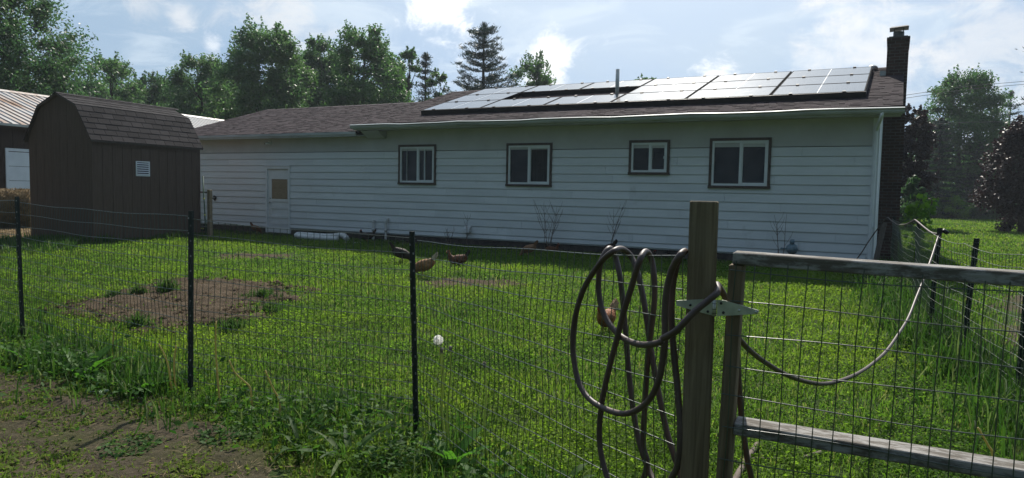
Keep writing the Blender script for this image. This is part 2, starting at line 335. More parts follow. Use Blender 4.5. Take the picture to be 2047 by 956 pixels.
# ---------------------------------------------------------------- mesh building
def tag(o, label=None, cat=None, group=None, kind=None):
    for k, v in (('label', label), ('category', cat), ('group', group), ('kind', kind)):
        if v: o[k] = v
    return o
def thing(name, label, cat, loc=(0, 0, 0), rz=0.0, group=None):
    o = bpy.data.objects.new(name, None); C.objects.link(o); o.empty_display_size = .1
    o.location = [float(a) for a in loc]; o.rotation_euler = (0, 0, rz)
    return tag(o, label, cat, group)
def link(name, me, mats, parent=None):
    o = bpy.data.objects.new(name, me); C.objects.link(o)
    for k in (mats if isinstance(mats, (list, tuple)) else [mats]): me.materials.append(M[k] if isinstance(k, str) else k)
    if parent is not None: o.parent = parent
    return o
class MB:
    def __init__(s): s.v = []; s.f = []; s.mi = []; s.k = 0; s.sm = []
    def add(s, vs, fs, smooth=False):
        b = len(s.v); s.v += [tuple(float(c) for c in p) for p in vs]
        for f in fs: s.f.append(tuple(i+b for i in f)); s.mi.append(s.k); s.sm.append(smooth)
        return s
    def box(s, a, b):
        (x0, y0, z0), (x1, y1, z1) = a, b
        return s.add([(x0, y0, z0), (x1, y0, z0), (x1, y1, z0), (x0, y1, z0), (x0, y0, z1), (x1, y0, z1), (x1, y1, z1), (x0, y1, z1)],
                     [(0, 3, 2, 1), (4, 5, 6, 7), (0, 1, 5, 4), (1, 2, 6, 5), (2, 3, 7, 6), (3, 0, 4, 7)])
    def bbox(s, a, b, r=.004):
        """box with its edges taken off"""
        (x0, y0, z0), (x1, y1, z1) = a, b
        out = []; 
        for z, i in ((z0, r), (z0+r, 0), (z1-r, 0), (z1, r)):
            q = [(x0+i+r, y0+i), (x1-i-r, y0+i), (x1-i, y0+i+r), (x1-i, y1-i-r), (x1-i-r, y1-i), (x0+i+r, y1-i), (x0+i, y1-i-r), (x0+i, y0+i+r)]
            out.append([(x, y, z) for x, y in q])
        return s.loft(out, caps=True, smooth=False)
    def loft(s, rings, caps=True, smooth=True, closed=True):
        n = len(rings[0]); vs = [p for r in rings for p in r]; fs = []
        for i in range(len(rings)-1):
            for j in range(n if closed else n-1):
                k = (j+1) % n; fs.append((i*n+j, i*n+k, (i+1)*n+k, (i+1)*n+j))
        if caps and closed: fs += [tuple(range(n))[::-1], tuple(range((len(rings)-1)*n, len(rings)*n))]
        return s.add(vs, fs, smooth)
    def tube(s, pts, r, n=6, caps=True, smooth=True, flat=1.0):
        P = [np.array(p, float) for p in pts]; m = len(P)
        rr = r if hasattr(r, '__len__') else [r]*m
        T = [P[min(i+1, m-1)]-P[max(i-1, 0)] for i in range(m)]; T = [t/(np.linalg.norm(t)+1e-12) for t in T]
        a = np.array([0, 0, 1.0]) if abs(T[0][2]) < .9 else np.array([1.0, 0, 0])
        u = a-T[0]*(a@T[0]); u /= np.linalg.norm(u); rings = []
        for i in range(m):
            u = u-T[i]*(u@T[i]); u /= (np.linalg.norm(u)+1e-12); w = np.cross(T[i], u)
            rings.append([tuple(P[i]+rr[i]*(u*math.cos(2*math.pi*j/n)*flat+w*math.sin(2*math.pi*j/n))) for j in range(n)])
        return s.loft(rings, caps, smooth)
    def prism(s, prof, p0, p1, ax='x'):
        """profile of (b, c) pairs swept along an axis"""
        def q(t, b, c): return {'x': (t, b, c), 'y': (b, t, c), 'z': (b, c, t)}[ax]
        return s.loft([[q(p0, b, c) for b, c in prof], [q(p1, b, c) for b, c in prof]], True, False)
    def quad(s, a, b, c, d): return s.add([a, b, c, d], [(0, 1, 2, 3)])
    def ball(s, c, r, nu=10, nv=7, j=0.0, rng=None):
        r = r if hasattr(r, '__len__') else (r, r, r); rings = []
        for i in range(nv+1):
            th = math.pi*i/nv
            ring = []
            for k in range(nu):
                f = 1+(rng.uniform(-j, j) if rng else 0); ph = 2*math.pi*k/nu
                st = max(math.sin(th), .02)
                ring.append((c[0]+r[0]*st*math.cos(ph)*f, c[1]+r[1]*st*math.sin(ph)*f, c[2]-r[2]*math.cos(th)*f))
            rings.append(ring)
        return s.loft(rings, True, True)
    def build(s, name, mats, parent=None):
        me = bpy.data.meshes.new(name); me.from_pydata(s.v, [], s.f)
        me.polygons.foreach_set('material_index', s.mi); me.polygons.foreach_set('use_smooth', s.sm); me.update()
        return link(name, me, mats, parent)
def npmesh(name, verts, loops, totals, mats, parent=None, smooth=False):
    me = bpy.data.meshes.new(name); verts = np.asarray(verts, np.float32)
    me.vertices.add(len(verts)); me.vertices.foreach_set('co', verts.ravel())
    loops = np.asarray(loops, np.int32).ravel(); totals = np.asarray(totals, np.int32)
    me.loops.add(len(loops)); me.loops.foreach_set('vertex_index', loops)
    me.polygons.add(len(totals)); st = np.zeros(len(totals), np.int32); st[1:] = np.cumsum(totals)[:-1]
    me.polygons.foreach_set('loop_start', st); me.polygons.foreach_set('loop_total', totals)
    if smooth: me.polygons.foreach_set('use_smooth', np.ones(len(totals), bool))
    me.update(calc_edges=True); me.validate()
    return link(name, me, mats, parent)
def spline(pts, k=8):
    P = [np.array(p, float) for p in pts]; P = [2*P[0]-P[1]]+P+[2*P[-1]-P[-2]]; out = []
    for i in range(1, len(P)-2):
        for j in range(k):
            t = j/k; a, b, c, d = P[i-1:i+3]
            out.append(.5*(2*b+(c-a)*t+(2*a-5*b+4*c-d)*t*t+(3*b-a-3*c+d)*t**3))
    out.append(P[-2]); return out
def quads(name, cen, ax, bx, mats, parent=None, fold=0.0):
    """one four-cornered leaf at every centre, spanned by ax (length) and bx (width)"""
    n = len(cen); v = np.empty((n, 4, 3), np.float32)
    v[:, 0] = cen-ax; v[:, 1] = cen+bx-ax*.1; v[:, 2] = cen+ax; v[:, 3] = cen-bx-ax*.1
    return npmesh(name, v.reshape(-1, 3), np.arange(4*n), np.full(n, 4), mats, parent)

# ---------------------------------------------------------------- ground
rng = np.random.default_rng(7)
def grid_sheet(name, poly, step, z, mats, amp=.015, seed=1, rag=.25, taper=.35):
    """a ragged-edged sheet lying on the ground, with small lumps"""
    xs = [p[0] for p in poly]; ys = [p[1] for p in poly]
    nx = int((max(xs)-min(xs)+1)/step); ny = int((max(ys)-min(ys)+1)/step)
    gx, gy = np.meshgrid(min(xs)-.5+np.arange(nx)*step, min(ys)-.5+np.arange(ny)*step, indexing='ij')
    jx = gx+(vnoise(gx, gy, .35, seed)-.5)*rag*2+(vnoise(gx, gy, .12, seed+4)-.5)*rag
    jy = gy+(vnoise(gx, gy, .35, seed+9)-.5)*rag*2+(vnoise(gx, gy, .12, seed+5)-.5)*rag
    ins = inpoly(jx.ravel(), jy.ravel(), poly).reshape(gx.shape)
    h = z+amp*((vnoise(gx, gy, .3, seed+2))*.6+vnoise(gx, gy, .09, seed+3)*.9)
    idx = np.arange(nx*ny).reshape(nx, ny)
    cell = ins[:-1, :-1] & ins[1:, :-1] & ins[1:, 1:] & ins[:-1, 1:]
    q = np.stack([idx[:-1, :-1][cell], idx[1:, :-1][cell], idx[1:, 1:][cell], idx[:-1, 1:][cell]], 1)
    used, inv, cnt = np.unique(q, return_inverse=True, return_counts=True)
    V = np.stack([gx.ravel(), gy.ravel(), h.ravel()], 1)[used]; V[cnt < 4, 2] = -.012
    o = npmesh(name, V, inv.reshape(-1), np.full(len(q), 4), mats, smooth=True)
    return tag(o, kind='structure')
b = MB()
g_ = [-900, -120, -40, -15, 0, 15, 40, 120, 900]
b.quad((-1500, -1200, 0), (1500, -1200, 0), (1500, 1800, 0), (-1500, 1800, 0))
tag(b.build('ground', 'ground'), kind='structure')

P_DIRT = [gp(x, y) for x, y in ((88, 615), (190, 596), (300, 575), (330, 562), (450, 562), (560, 570), (592, 580), (575, 600), (520, 628), (540, 640), (470, 648), (400, 655), (360, 676), (300, 668), (260, 655), (170, 640))]
P_DIRT2 = [gp(x, y) for x, y in ((836, 562), (905, 556), (985, 557), (1055, 560), (1060, 575), (960, 577), (848, 578))]
P_DIRT3 = [gp(x, y) for x, y in ((420, 509), (500, 506), (600, 508), (596, 518), (500, 520), (425, 518))]
P_PATH = [gp(x, y) for x, y in ((-500, 715), (-60, 735), (120, 758), (330, 800), (450, 850), (560, 885), (640, 940), (690, 1000), (800, 1200))]+[gp(900, 1800), gp(-900, 1400)]
grid_sheet('dirt_patch', P_DIRT, .04, .004, 'soil', .055, 3, .38)
grid_sheet('dirt_patch', P_DIRT2, .06, .004, 'soil', .012, 5, .2)
grid_sheet('dirt_patch', P_DIRT3, .07, .004, 'soil', .01, 8, .2)
grid_sheet('path', P_PATH, .035, .004, 'path', .03, 11, .2)
P_STRAW = [gp(x, y) for x, y in ((-400, 500), (-400, 446), (70, 452), (62, 484), (0, 492))]
grid_sheet('straw_ground', P_STRAW, .12, .004, 'straw_ground', .03, 21, .3)
# house frame: local x to the viewer's right along the wall, y away from the viewer
HA = (7.342, 14.509, 0.0); HRZ = R(-27.906)
hux = np.array([math.cos(HRZ), math.sin(HRZ), 0]); huy = np.array([-math.sin(HRZ), math.cos(HRZ), 0])
def hw(x, y, z=0.0): return np.array(HA)+hux*x+huy*y+np.array([0, 0, z])
def tohouse(px, py, yl=0.0):
    d = ray(px, py); t = ((np.array(HA)-EYEP)@huy+yl)/(d@huy); P = EYEP+d*t-np.array(HA); return float(P@hux), float(P[2])
P_BED = [hw(-4.6, -.05), hw(.5, -.05), hw(.6, -1.25), hw(-1.2, -1.05), hw(-3.2, -.55)]
grid_sheet('dirt_patch', P_BED, .07, .004, 'soil', .02, 31, .2)
P_BED2 = [hw(-20.5, -.03), hw(-4.6, -.03), hw(-4.8, -.3), hw(-12, -.45), hw(-20.5, -.5)]
grid_sheet('dirt_patch', P_BED2, .08, .004, 'soil', .015, 33, .15)
P_EAST = [gp(1975, 588), gp(2100, 585), gp(2300, 640), gp(2300, 760), gp(2060, 760), gp(1990, 690)]
grid_sheet('dirt_patch', P_EAST, .08, .004, 'path', .015, 35, .3)

# ---------------------------------------------------------------- house
house = thing('house', 'long low white lap-sided house with brown shingle roof and solar panels', 'house', HA, HRZ)
def pr3(): pass
L = -21.3; JOG = -12.9; D1, D2 = 9.4, 8.6
# lapped boards: each course leans out at its foot and leaves a dark recess under the lip
openings = [(-17.05, -16.02, .0, 2.11)]
wins = []
for a in ((798, 290, 872, 370), (1014, 287, 1103, 374), (1259, 281, 1338, 350), (1420, 277, 1539, 378)):
    x0, z1 = tohouse(*a[:2]); x1, z0 = tohouse(*a[2:]); wins.append((x0, x1, z0, z1))
openings += [(a+.03, b_-.03, c+.03, d-.03) for a, b_, c, d in wins]
b = MB(); lines = [.22, .335]
z = .335
while z < 2.5: z += .199; lines.append(z)
lines[-1] = 2.53
jr = random.Random(9); joints = []
for i in range(len(lines)): o_ = jr.uniform(.3, 3.3); joints.append([-o_-3.66*k for k in range(6)])
for i in range(len(lines)-1):
    z0, z1 = lines[i], lines[i+1]
    cuts = sorted({L, -.12}|{x for o in openings for x in o[:2]})
    for xa, xb in zip(cuts, cuts[1:]):
        xm = (xa+xb)/2; segs = [(z0, z1)]
        for o in openings:
            if o[0] < xm < o[1]:
                ns = []
                for s0, s1 in segs:
                    if o[3] <= s0 or o[2] >= s1: ns.append((s0, s1)); continue
                    if o[2] > s0: ns.append((s0, o[2]))
                    if o[3] < s1: ns.append((o[3], s1))
                segs = ns
        for s0, s1 in segs:
            f0 = (s0-z0)/(z1-z0); f1 = (s1-z0)/(z1-z0); ya = -.022+.014*f0; yb = -.022+.014*f1
            gap = .015 if s0 == z0 else 0
            js = [q for q in joints[i] if xa+.1 < q < xb-.1]; ed_ = sorted([xa]+js+[xb])
            for ea, eb in zip(ed_, ed_[1:]): b.prism([(ya, s0+gap), (yb, s1), (.03, s1), (.03, s0+gap)], ea+(.003 if ea in js else 0), eb-(.003 if eb in js else 0))
b.k = 1; b.box((L, .012, .2), (-.0, .2, .335)); 
for xa, xb in zip(cuts, cuts[1:]):
    xm = (xa+xb)/2; segs = [(.336, 2.53)]
    for o in openings:
        if o[0] < xm < o[1]:
            segs = [(a, c) for a, c in ((.336, o[2]), (o[3], 2.53)) if c > a]
    for s0, s1 in segs: b.box((xa, .012, s0), (xb, .2, s1))
wall = b.build('wall', ['siding', 'siding'], house)
b = MB(); b.box((L, -.012, 2.545), (-.0, .2, 3.13)); b.box((JOG, .012, 3.13), (0, .2, 3.30))
b.build('frieze_board', 'frieze', house)
b = MB(); b.box((-.12, -.032, .21), (-.002, -.0125, 2.53)); b.box((-.12, -.034, 2.53), (-.002, -.0125, 3.10)); b.build('corner_board', 'white', house)
b = MB(); b.box((-.2, .21, .2), (-.001, D1-.2, 3.3)); b.box((L, D1-.2, .2), (-.001, D1, 3.3)); b.box((L, .21, .2), (L+.2, D1-.21, 3.1))
b.add([(-.003, 0, 3.3), (-.003, D1, 3.3), (-.003, D1/2, 4.72), (-.15, 0, 3.3), (-.15, D1, 3.3), (-.15, D1/2, 4.72)], [(0, 1, 2), (5, 4, 3), (0, 2, 5, 3), (1, 4, 5, 2)])
b.add([(JOG+.02, .02, 3.2), (JOG+.02, D1, 3.2), (JOG+.02, D1/2, 4.7), (JOG+.2, .02, 3.2), (JOG+.2, D1, 3.2), (JOG+.2, D1/2, 4.7)], [(0, 2, 1), (3, 4, 5), (0, 3, 5, 2), (1, 2, 5, 4)])
b.add([(L, 0, 3.12), (L, D2, 3.12), (L, D2/2, 4.4), (L+.15, 0, 3.12), (L+.15, D2, 3.12), (L+.15, D2/2, 4.4)], [(0, 2, 1), (3, 4, 5), (0, 3, 5, 2), (1, 2, 5, 4)])
b.build('side_wall', 'siding', house)
b = MB(); b.box((L+.03, .03, -.3), (-17.05, .25, .2)); b.box((-16.02, .03, -.3), (-.03, .25, .2)); b.box((-17.05, .10, -.3), (-16.02, .25, .03)); b.box((-.28, .26, -.3), (-.03, D1-.1, .2)); b.build('foundation', 'foundation', house)
b = MB(); b.box((-17.1, -.18, -.2), (-15.97, .02, .045)); b.build('door_step', 'foundation', house)
# roofs
SL = .302
def roof(name, x0, x1, yl0, z0, yr, depth, skip=None):
    zr = z0+SL*(yr-yl0); yb = 2*yr-yl0; th = .05; o = MB()
    ny = 1
    fr = [[(x, yl0, z0-th), (x, yl0, z0), (x, yr, zr), (x, yr, zr-th)] for x in (x0, x1)]
    o.loft(fr, True, False)
    bk = [[(x, yr+.002, zr-th), (x, yr+.002, zr), (x, yb, z0), (x, yb, z0-th)] for x in (x0, x1)]
    o.loft(bk, True, False)
    for i in range(int((x1-x0)/.28)):                      # ridge caps
        xa = x0+i*.28; xb = min(xa+.30, x1); u = .008+.004*(i % 2)
        o.add([(xa, yr-.14, zr-.14*SL+u), (xb, yr-.14, zr-.14*SL+u+.006), (xb, yr, zr+u+.01), (xa, yr, zr+u+.004), (xa, yr+.14, zr-.14*SL+u), (xb, yr+.14, zr-.14*SL+u+.006)], [(0, 1, 2, 3), (3, 2, 5, 4)])
    ro = o.build(name, 'shingles', house); o = MB(); rr = random.Random(int(x0*7)); n = int((yr-yl0)/.133); cs = math.cos(math.atan(SL)); sn = math.sin(math.atan(SL))
    for i in range(n+1):
        y0 = yl0-.012+i*.133; y1 = min(y0+.15, yr-.01); x = x0-rr.uniform(0, .3)
        if y1 <= y0: continue
        f = lambda y, h: (y-sn*h, z0+SL*(y-yl0)+cs*h)
        while x < x1:
            a, c = max(x, x0-.01), min(x+rr.choice((.11, .14, .17, .22)), x1+.01); x = c
            h = rr.choice((.008, .010, .016))
            if c-a > .02: o.loft([[(q, *f(y0, .001)), (q, *f(y0, h)), (q, *f(y1, .004)), (q, *f(y1, .0))] for q in (a, c-.004)], True, False)
    o.build('shingle_cover', 'housetab', ro)
    return ro, zr
rf1, ZR1 = roof('roof', JOG-.3, .38, -.45, 3.275, 4.7, 9)
rf2, ZR2 = roof('roof', L-.35, JOG+.1, -.32, 3.085, 4.3, 9)
b = MB(); b.box((JOG-.28, -.42, 3.11), (.36, -.0, 3.125)); b.box((L-.3, -.28, 2.965), (JOG-.02, -.0, 2.98)); b.build('soffit', 'frieze', house)
b = MB()
b.box((JOG-.3, -.445, 3.105), (.38, -.421, 3.222)); b.box((L-.33, -.31, 2.955), (JOG-.3, -.281, 3.03)); b.build('fascia', 'whitedirty', house)
b = MB(); b.box((L-.35, -.335, 3.012), (JOG-.3, -.315, 3.082)); b.build('drip_edge', 'whitedirty', house)
for xr, y0, yr, z0, zr in ((.36, -.44, 4.7, 3.222, ZR1-.05), (JOG-.3, -.44, 4.7, 3.222, ZR1-.05), (L-.34, -.3, 4.3, 3.03, ZR2-.05)):
    b = MB(); b.add([(xr+i, y, z) for i in (0, .022) for y, z in ((y0, z0-.13), (yr, zr-.13), (yr, zr), (y0, z0))], [(0, 1, 2, 3), (7, 6, 5, 4), (0, 4, 5, 1), (3, 2, 6, 7), (0, 3, 7, 4), (1, 5, 6, 2)])
    b.add([(xr+i, 2*yr-y, z) for i in (0, .022) for y, z in ((y0, z0-.13), (yr, zr-.13), (yr, zr), (y0, z0))], [(3, 2, 1, 0), (4, 5, 6, 7), (1, 5, 4, 0), (7, 6, 2, 3), (4, 7, 3, 0), (2, 6, 5, 1)])
    b.build('rake_board', 'whitedirty', house)
# open gutter with a sunlit lip; it sags a little along its run
b = MB(); xs = np.linspace(JOG-.32, .42, 24)
sag = [.010*math.sin(1.3*i)+.006*math.sin(3.1*i+1) for i in range(24)]
prof = [(-.447, 3.14), (-.512, 3.14), (-.535, 3.175), (-.535, 3.205), (-.565, 3.224), (-.570, 3.230), (-.565, 3.236), (-.530, 3.254), (-.518, 3.185), (-.505, 3.152), (-.449, 3.152)]
b.loft([[(x, y, z+s) for y, z in prof] for x, s in zip(xs, sag)], True, False)
for x in (JOG-.32, .42): b.box((x-.003, -.535, 3.14), (x+.003, -.447, 3.235))
b.build('gutter', 'whitedirty', house)
b = MB(); p = [(-.02+.06, -.49, 3.15), (.02, -.47, 3.06), (-.055, -.09, 2.86), (-.06, -.075, 2.7), (-.065, -.075, 1.3), (-.065, -.075, .25), (-.03, -.2, .08)]
b.tube(spline(p, 5), .036, 8); b.box((-.11, -.08, 2.2), (-.01, -.034, 2.23)); b.box((-.11, -.08, .9), (-.01, -.034, .93)); b.build('downspout', 'white', house)
b = MB(); b.prism([(-.42, 3.09), (-.02, 3.09), (-.02, 2.90), (-.12, 2.90)], JOG-.05, JOG+.55); b.build('soffit_return', 'frieze', house)
# windows: brown casing > white sash, panes, curtain
def window(x0, x1, z0, z1, kind):
    t = .058; o = MB()
    o.box((x0, -.045, z1-t), (x1, .02, z1)); o.box((x0-.01, -.055, z0), (x1+.01, .02, z0+t)); o.box((x0, -.045, z0+t), (x0+t, .02, z1-t)); o.box((x1-t, -.045, z0+t), (x1, .02, z1-t))
    c = o.build('window', 'browntrim', house)
    a, bb, c0, c1 = x0+t+.001, x1-t-.001, z0+t+.001, z1-t-.001; w = .047; o = MB()
    o.box((a, -.034, c1-w), (bb, .01, c1)); o.box((a, -.034, c0), (bb, .01, c0+w)); o.box((a, -.034, c0+w), (a+w, .01, c1-w)); o.box((bb-w, -.034, c0+w), (bb, .01, c1-w))
    mid = (a+bb)/2+(.02 if kind != 1 else .0); o.box((mid-.026, -.031, c0+w), (mid+.026, .012, c1-w))
    o.build('sash_frame', 'white', c)
    for xa, xb, in_ in ((a+w, mid-.026, 0), (mid+.026, bb-w, .012)):
        o = MB(); r = .022 if in_ else .001
        yp = .004+in_
        if in_:
            o.box((xa, -.02, c0+w), (xa+r, .018, c1-w)); o.box((xb-r, -.02, c0+w), (xb, .018, c1-w)); o.box((xa+r, -.02, c0+w), (xb-r, .018, c0+w+r)); o.box((xa+r, -.02, c1-w-r), (xb-r, .018, c1-w)); o.build('sliding_sash', 'white', c); o = MB()
        o.box((xa+r, yp, c0+w+(r if in_ else 0)), (xb-r, yp+.005, c1-w-(r if in_ else 0))); o.build('pane', 'glass', c)
    o = MB()
    if kind == 0:
        xm = a+w+.17; o.box((xm, -.026, c0+w), (xm+.014, .003, c1-w)); o.build('screen_rail', 'whitedirty', c); o = MB(); xm = mid+.026+.19; o.box((xm, -.028, c0+w), (xm+.022, .014, c1-w)); o.build('sash_rail', 'white', c)
    if kind == 2: o.box((bb-w-.034, -.036, (c0+c1)/2-.03), (bb-w-.02, -.021, (c0+c1)/2+.03)); o.build('latch', 'white', c)
    if kind in (1, 0):
        o = MB(); n = 24; xa, xb = (mid+.06, bb-w-.03) if kind == 1 else (a+w+.005, a+w+.16)
        o.add([(xa+(xb-xa)*i/n, .0155+.0*(i % 2), zz_) for zz_ in (c0+w+.024, c1-w-.024) for i in range(n+1)], [(i, i+1, n+2+i, n+1+i) for i in range(n)])
        o.build('curtain', 'curtain', c)
    return c
for k, wv in enumerate(wins): window(*wv, (0, 1, 2, 3)[k])
# door
b = MB(); x0, x1, zt = -17.05, -16.02, 2.11
b.box((x0, -.04, .05), (x0+.075, .02, zt)); b.box((x1-.075, -.04, .05), (x1, .02, zt)); b.box((x0+.075, -.04, zt-.075), (x1-.075, .02, zt)); b.box((x0-.02, -.05, zt+.001), (x1+.02, .0, zt+.025))
door = b.build('door', 'white', house); da, db = x0+.13, x1-.08; b = MB()
yb = .012; b.box((da, yb, .06), (db, yb+.03, zt-.085))
dw = db-da; st = .10
for a, c in ((da, da+st), (db-st*.45, db)): b.box((a, yb-.014, .06), (c, yb-.0005, zt-.085))
for a, c in ((.06, .24), (.52, .60), (.80, .88), (1.02, 1.10), (1.72, zt-.085)): b.box((da+st, yb-.014, a), (db-st*.45, yb-.0005, c))
b.build('door_leaf', 'white', door)
b = MB(); b.box((da+st+.01, yb-.010, 1.11), (db-st*.45-.01, yb-.001, 1.715)); b.box((da+st+.01, yb-.013, 1.44), (db-st*.45-.01, yb-.0102, 1.452)); bo = b.build('boarded_pane', 'tan', door); tag(bo, 'tan board filling the upper pane of the door')
b = MB(); b.ball((da+.05, yb-.055, 1.0), .032, 10, 7); b.tube([(da+.05, yb-.014, 1.0), (da+.05, yb-.05, 1.0)], .015, 8); b.build('knob', 'steel', door); b = MB(); b.ball((da+.05, yb-.02, 1.12), .018, 8, 6); b.build('lock', 'steel', door)
b = MB(); b.box((x0+.0755, .0, .06), (da-.0, .012, zt-.08)); b.build('door_jamb', 'white', door)
# solar panels: six columns, three rows, two of the middle row left out
XE = [-11.55, -9.62, -7.74, -5.92, -4.08, -2.20, -.30]; YE = [.50, 1.68, 2.86, 4.05]
def rz_(y): return 3.275+SL*(y+.45)
lift = .145
for r_ in range(3):
    for c_ in range(6):
        if r_ == 1 and c_ in (1, 2): continue
        xa, xb = XE[c_]+.016, XE[c_+1]-.016; ya, yb = YE[r_]+.01, YE[r_+1]-.01
        o = MB(); q = lambda x, y, h: (x, y-h*SL, rz_(y)+lift+h)
        def slab(xa, xb, ya, yb, h0, h1): o.loft([[q(xa, ya, h0), q(xb, ya, h0), q(xb, yb, h0), q(xa, yb, h0)], [q(xa, ya, h1), q(xb, ya, h1), q(xb, yb, h1), q(xa, yb, h1)]], True, False)
        fw = .026
        slab(xa, xb, ya, ya+fw, -.035, .002); slab(xa, xb, yb-fw, yb, -.035, .002); slab(xa, xa+fw, ya+fw, yb-fw, -.035, .002); slab(xb-fw, xb, ya+fw, yb-fw, -.035, .002)
        pn = o.build('solar_panel', 'panelframe', house)
        o = MB(); xm = (xa+xb)/2
        slab(xa+fw, xm-.006, ya+fw, yb-fw, -.02, .0); slab(xm+.006, xb-fw, ya+fw, yb-fw, -.02, .0); o.build('cell_glass', 'solar', pn)
        o = MB(); slab(xm-.006, xm+.006, ya+fw, yb-fw, -.02, .0005); o.build('centre_line', 'white', pn)
for y in (YE[0]+.005, YE[1], YE[2], YE[3]-.005):
    for c_ in range(6):
        for f in (.22, .78):
            x = XE[c_]+(XE[c_+1]-XE[c_])*f
            o = MB(); o.loft([[q(x-.035, y-.03, h), q(x+.035, y-.03, h), q(x+.035, y+.03, h), q(x-.035, y+.03, h)] for h in (.003, .022)], True, False); o.build('panel_clamp', 'black', house)
o = MB(); o.loft([[q(XE[0], YE[0]-.02, h), q(XE[-1], YE[0]-.02, h), q(XE[-1], YE[0]+.008, h), q(XE[0], YE[0]+.008, h)] for h in (-.13, -.004)], True, False)
o.loft([[q(XE[1]+.03, YE[2]-.006, h), q(XE[3]-.03, YE[2]-.006, h), q(XE[3]-.03, YE[2]+.008, h), q(XE[1]+.03, YE[2]+.008, h)] for h in (-.13, -.006)], True, False)
for xs_ in (XE[0]+.004, XE[-1]-.03):
    o.loft([[q(xs_, YE[0]+.01, h), q(xs_+.02, YE[0]+.01, h), q(xs_+.02, YE[3]-.01, h), q(xs_, YE[3]-.01, h)] for h in (-.13, -.037)], True, False)
o.build('panel_skirt', 'black', house)
xv = -6.28; o = MB(); o.tube([(xv, 1.95, rz_(1.95)-.05), (xv, 1.95, rz_(1.95)+.75)], .052, 12); o.k = 1; o.tube([(xv, 1.95, rz_(1.95)-.03), (xv, 1.95, rz_(1.95)+.10)], [.11, .058], 12); o.build('vent_pipe', ['plasticwhite', 'black'], house)
# chimney
o = MB(); o.box((.002, 3.4, -.2), (.46, 4.75, 5.26)); o.box((-.015, 3.38, 5.26), (.478, 4.77, 5.34)); ch = o.build('chimney', 'brick', house)
o = MB(); o.box((.03, 3.45, 5.341), (.43, 4.7, 5.37)); o.tube([(.23, 3.75, 5.37), (.23, 3.75, 5.52)], .12, 12)
for dx in (-.10, .10): o.box((.23+dx-.01, 3.65, 5.50), (.23+dx+.01, 3.68, 5.60)); o.box((.23+dx-.01, 3.83, 5.50), (.23+dx+.01, 3.86, 5.60))
o.add([(.03, 3.52, 5.585), (.44, 3.52, 5.61), (.44, 4.02, 5.61), (.03, 4.02, 5.585), (.07, 3.57, 5.62), (.40, 3.57, 5.64), (.40, 3.97, 5.64), (.07, 3.97, 5.62)], [(0, 3, 2, 1), (4, 5, 6, 7), (0, 1, 5, 4), (1, 2, 6, 5), (2, 3, 7, 6), (3, 0, 4, 7)])
o.build('chimney_cap', 'capmetal', ch)
o = MB(); o.box((-.13, 3.35, rz_(3.35)+.0), (.0, 3.6, rz_(3.6)+.05)); o.build('flashing', 'steel', house); o = MB(); o.ball((-.32, 4.35, rz_(4.35)+.05), (.13, .13, .09), 10, 6); o.build('roof_vent', 'steel', house)
# small fittings on the wall
xv, zv = tohouse(937, 458); o = MB(); o.prism([(-.025, zv-.09), (-.15, zv-.09), (-.13, zv+.0), (-.03, zv+.09), (-.025, zv+.09)], xv-.09, xv+.09); o.build('dryer_vent', 'dryerhood', house)
for px, zt_, bx in ((750, .55, .0), (775, .62, .05)):
    xv, _ = tohouse(px, 470); o = MB(); o.tube(spline([(xv, -.09, -.05), (xv, -.09, .3), (xv+bx*.3, -.09, zt_-.1), (xv+bx, -.085, zt_)], 4), .033, 8)
    o.tube([(xv, -.09, .28), (xv, -.09, .36)], .045, 8); o.box((xv-.02+bx, -.085, zt_-.03), (xv+.02+bx, -.02, zt_+.03)); o.build('standpipe', 'plasticwhite', house)
xv, zv = tohouse(1585, 497); o = MB(); o.ball((xv, -.16, zv), (.12, .06, .12), 12, 8); o.tube([(xv, -.22, zv), (xv, -.12, zv)], .09, 14); o.tube([(xv, -.16, zv+.1), (xv, -.16, zv+.2)], .045, 10); o.tube([(xv+.02, -.16, zv-.08), (xv+.02, -.16, -.05)], .02, 8); o.tube([(xv, -.16, zv), (xv-.22, -.16, zv), (xv-.22, -.02, zv)], .018, 8); o.build('gas_regulator', 'greyenamel', house)
xv, zv = tohouse(541, 286); o = MB(); o.box((xv-.05, -.06, zv-.05), (xv+.05, -.013, zv+.06)); o.tube([(xv, -.05, zv), (xv-.06, -.16, zv-.03)], .03, 10); o.k = 1; o.ball((xv-.066, -.172, zv-.034), .022, 8, 6); o.build('security_camera', ['white', 'black'], house)
xv, zv = tohouse(431, 396); o = MB(); a = .09; o.loft([[(xv+a*math.cos(t), y, zv+a*math.sin(t)) for t in (0.2, 1.77, 3.34, 4.91)] for y in (-.06, -.024)], True, False); o.k = 1; o.ball((xv, -.065, zv), .025, 8, 5); o.build('wall_box', ['plasticblack', 'steel'], house)

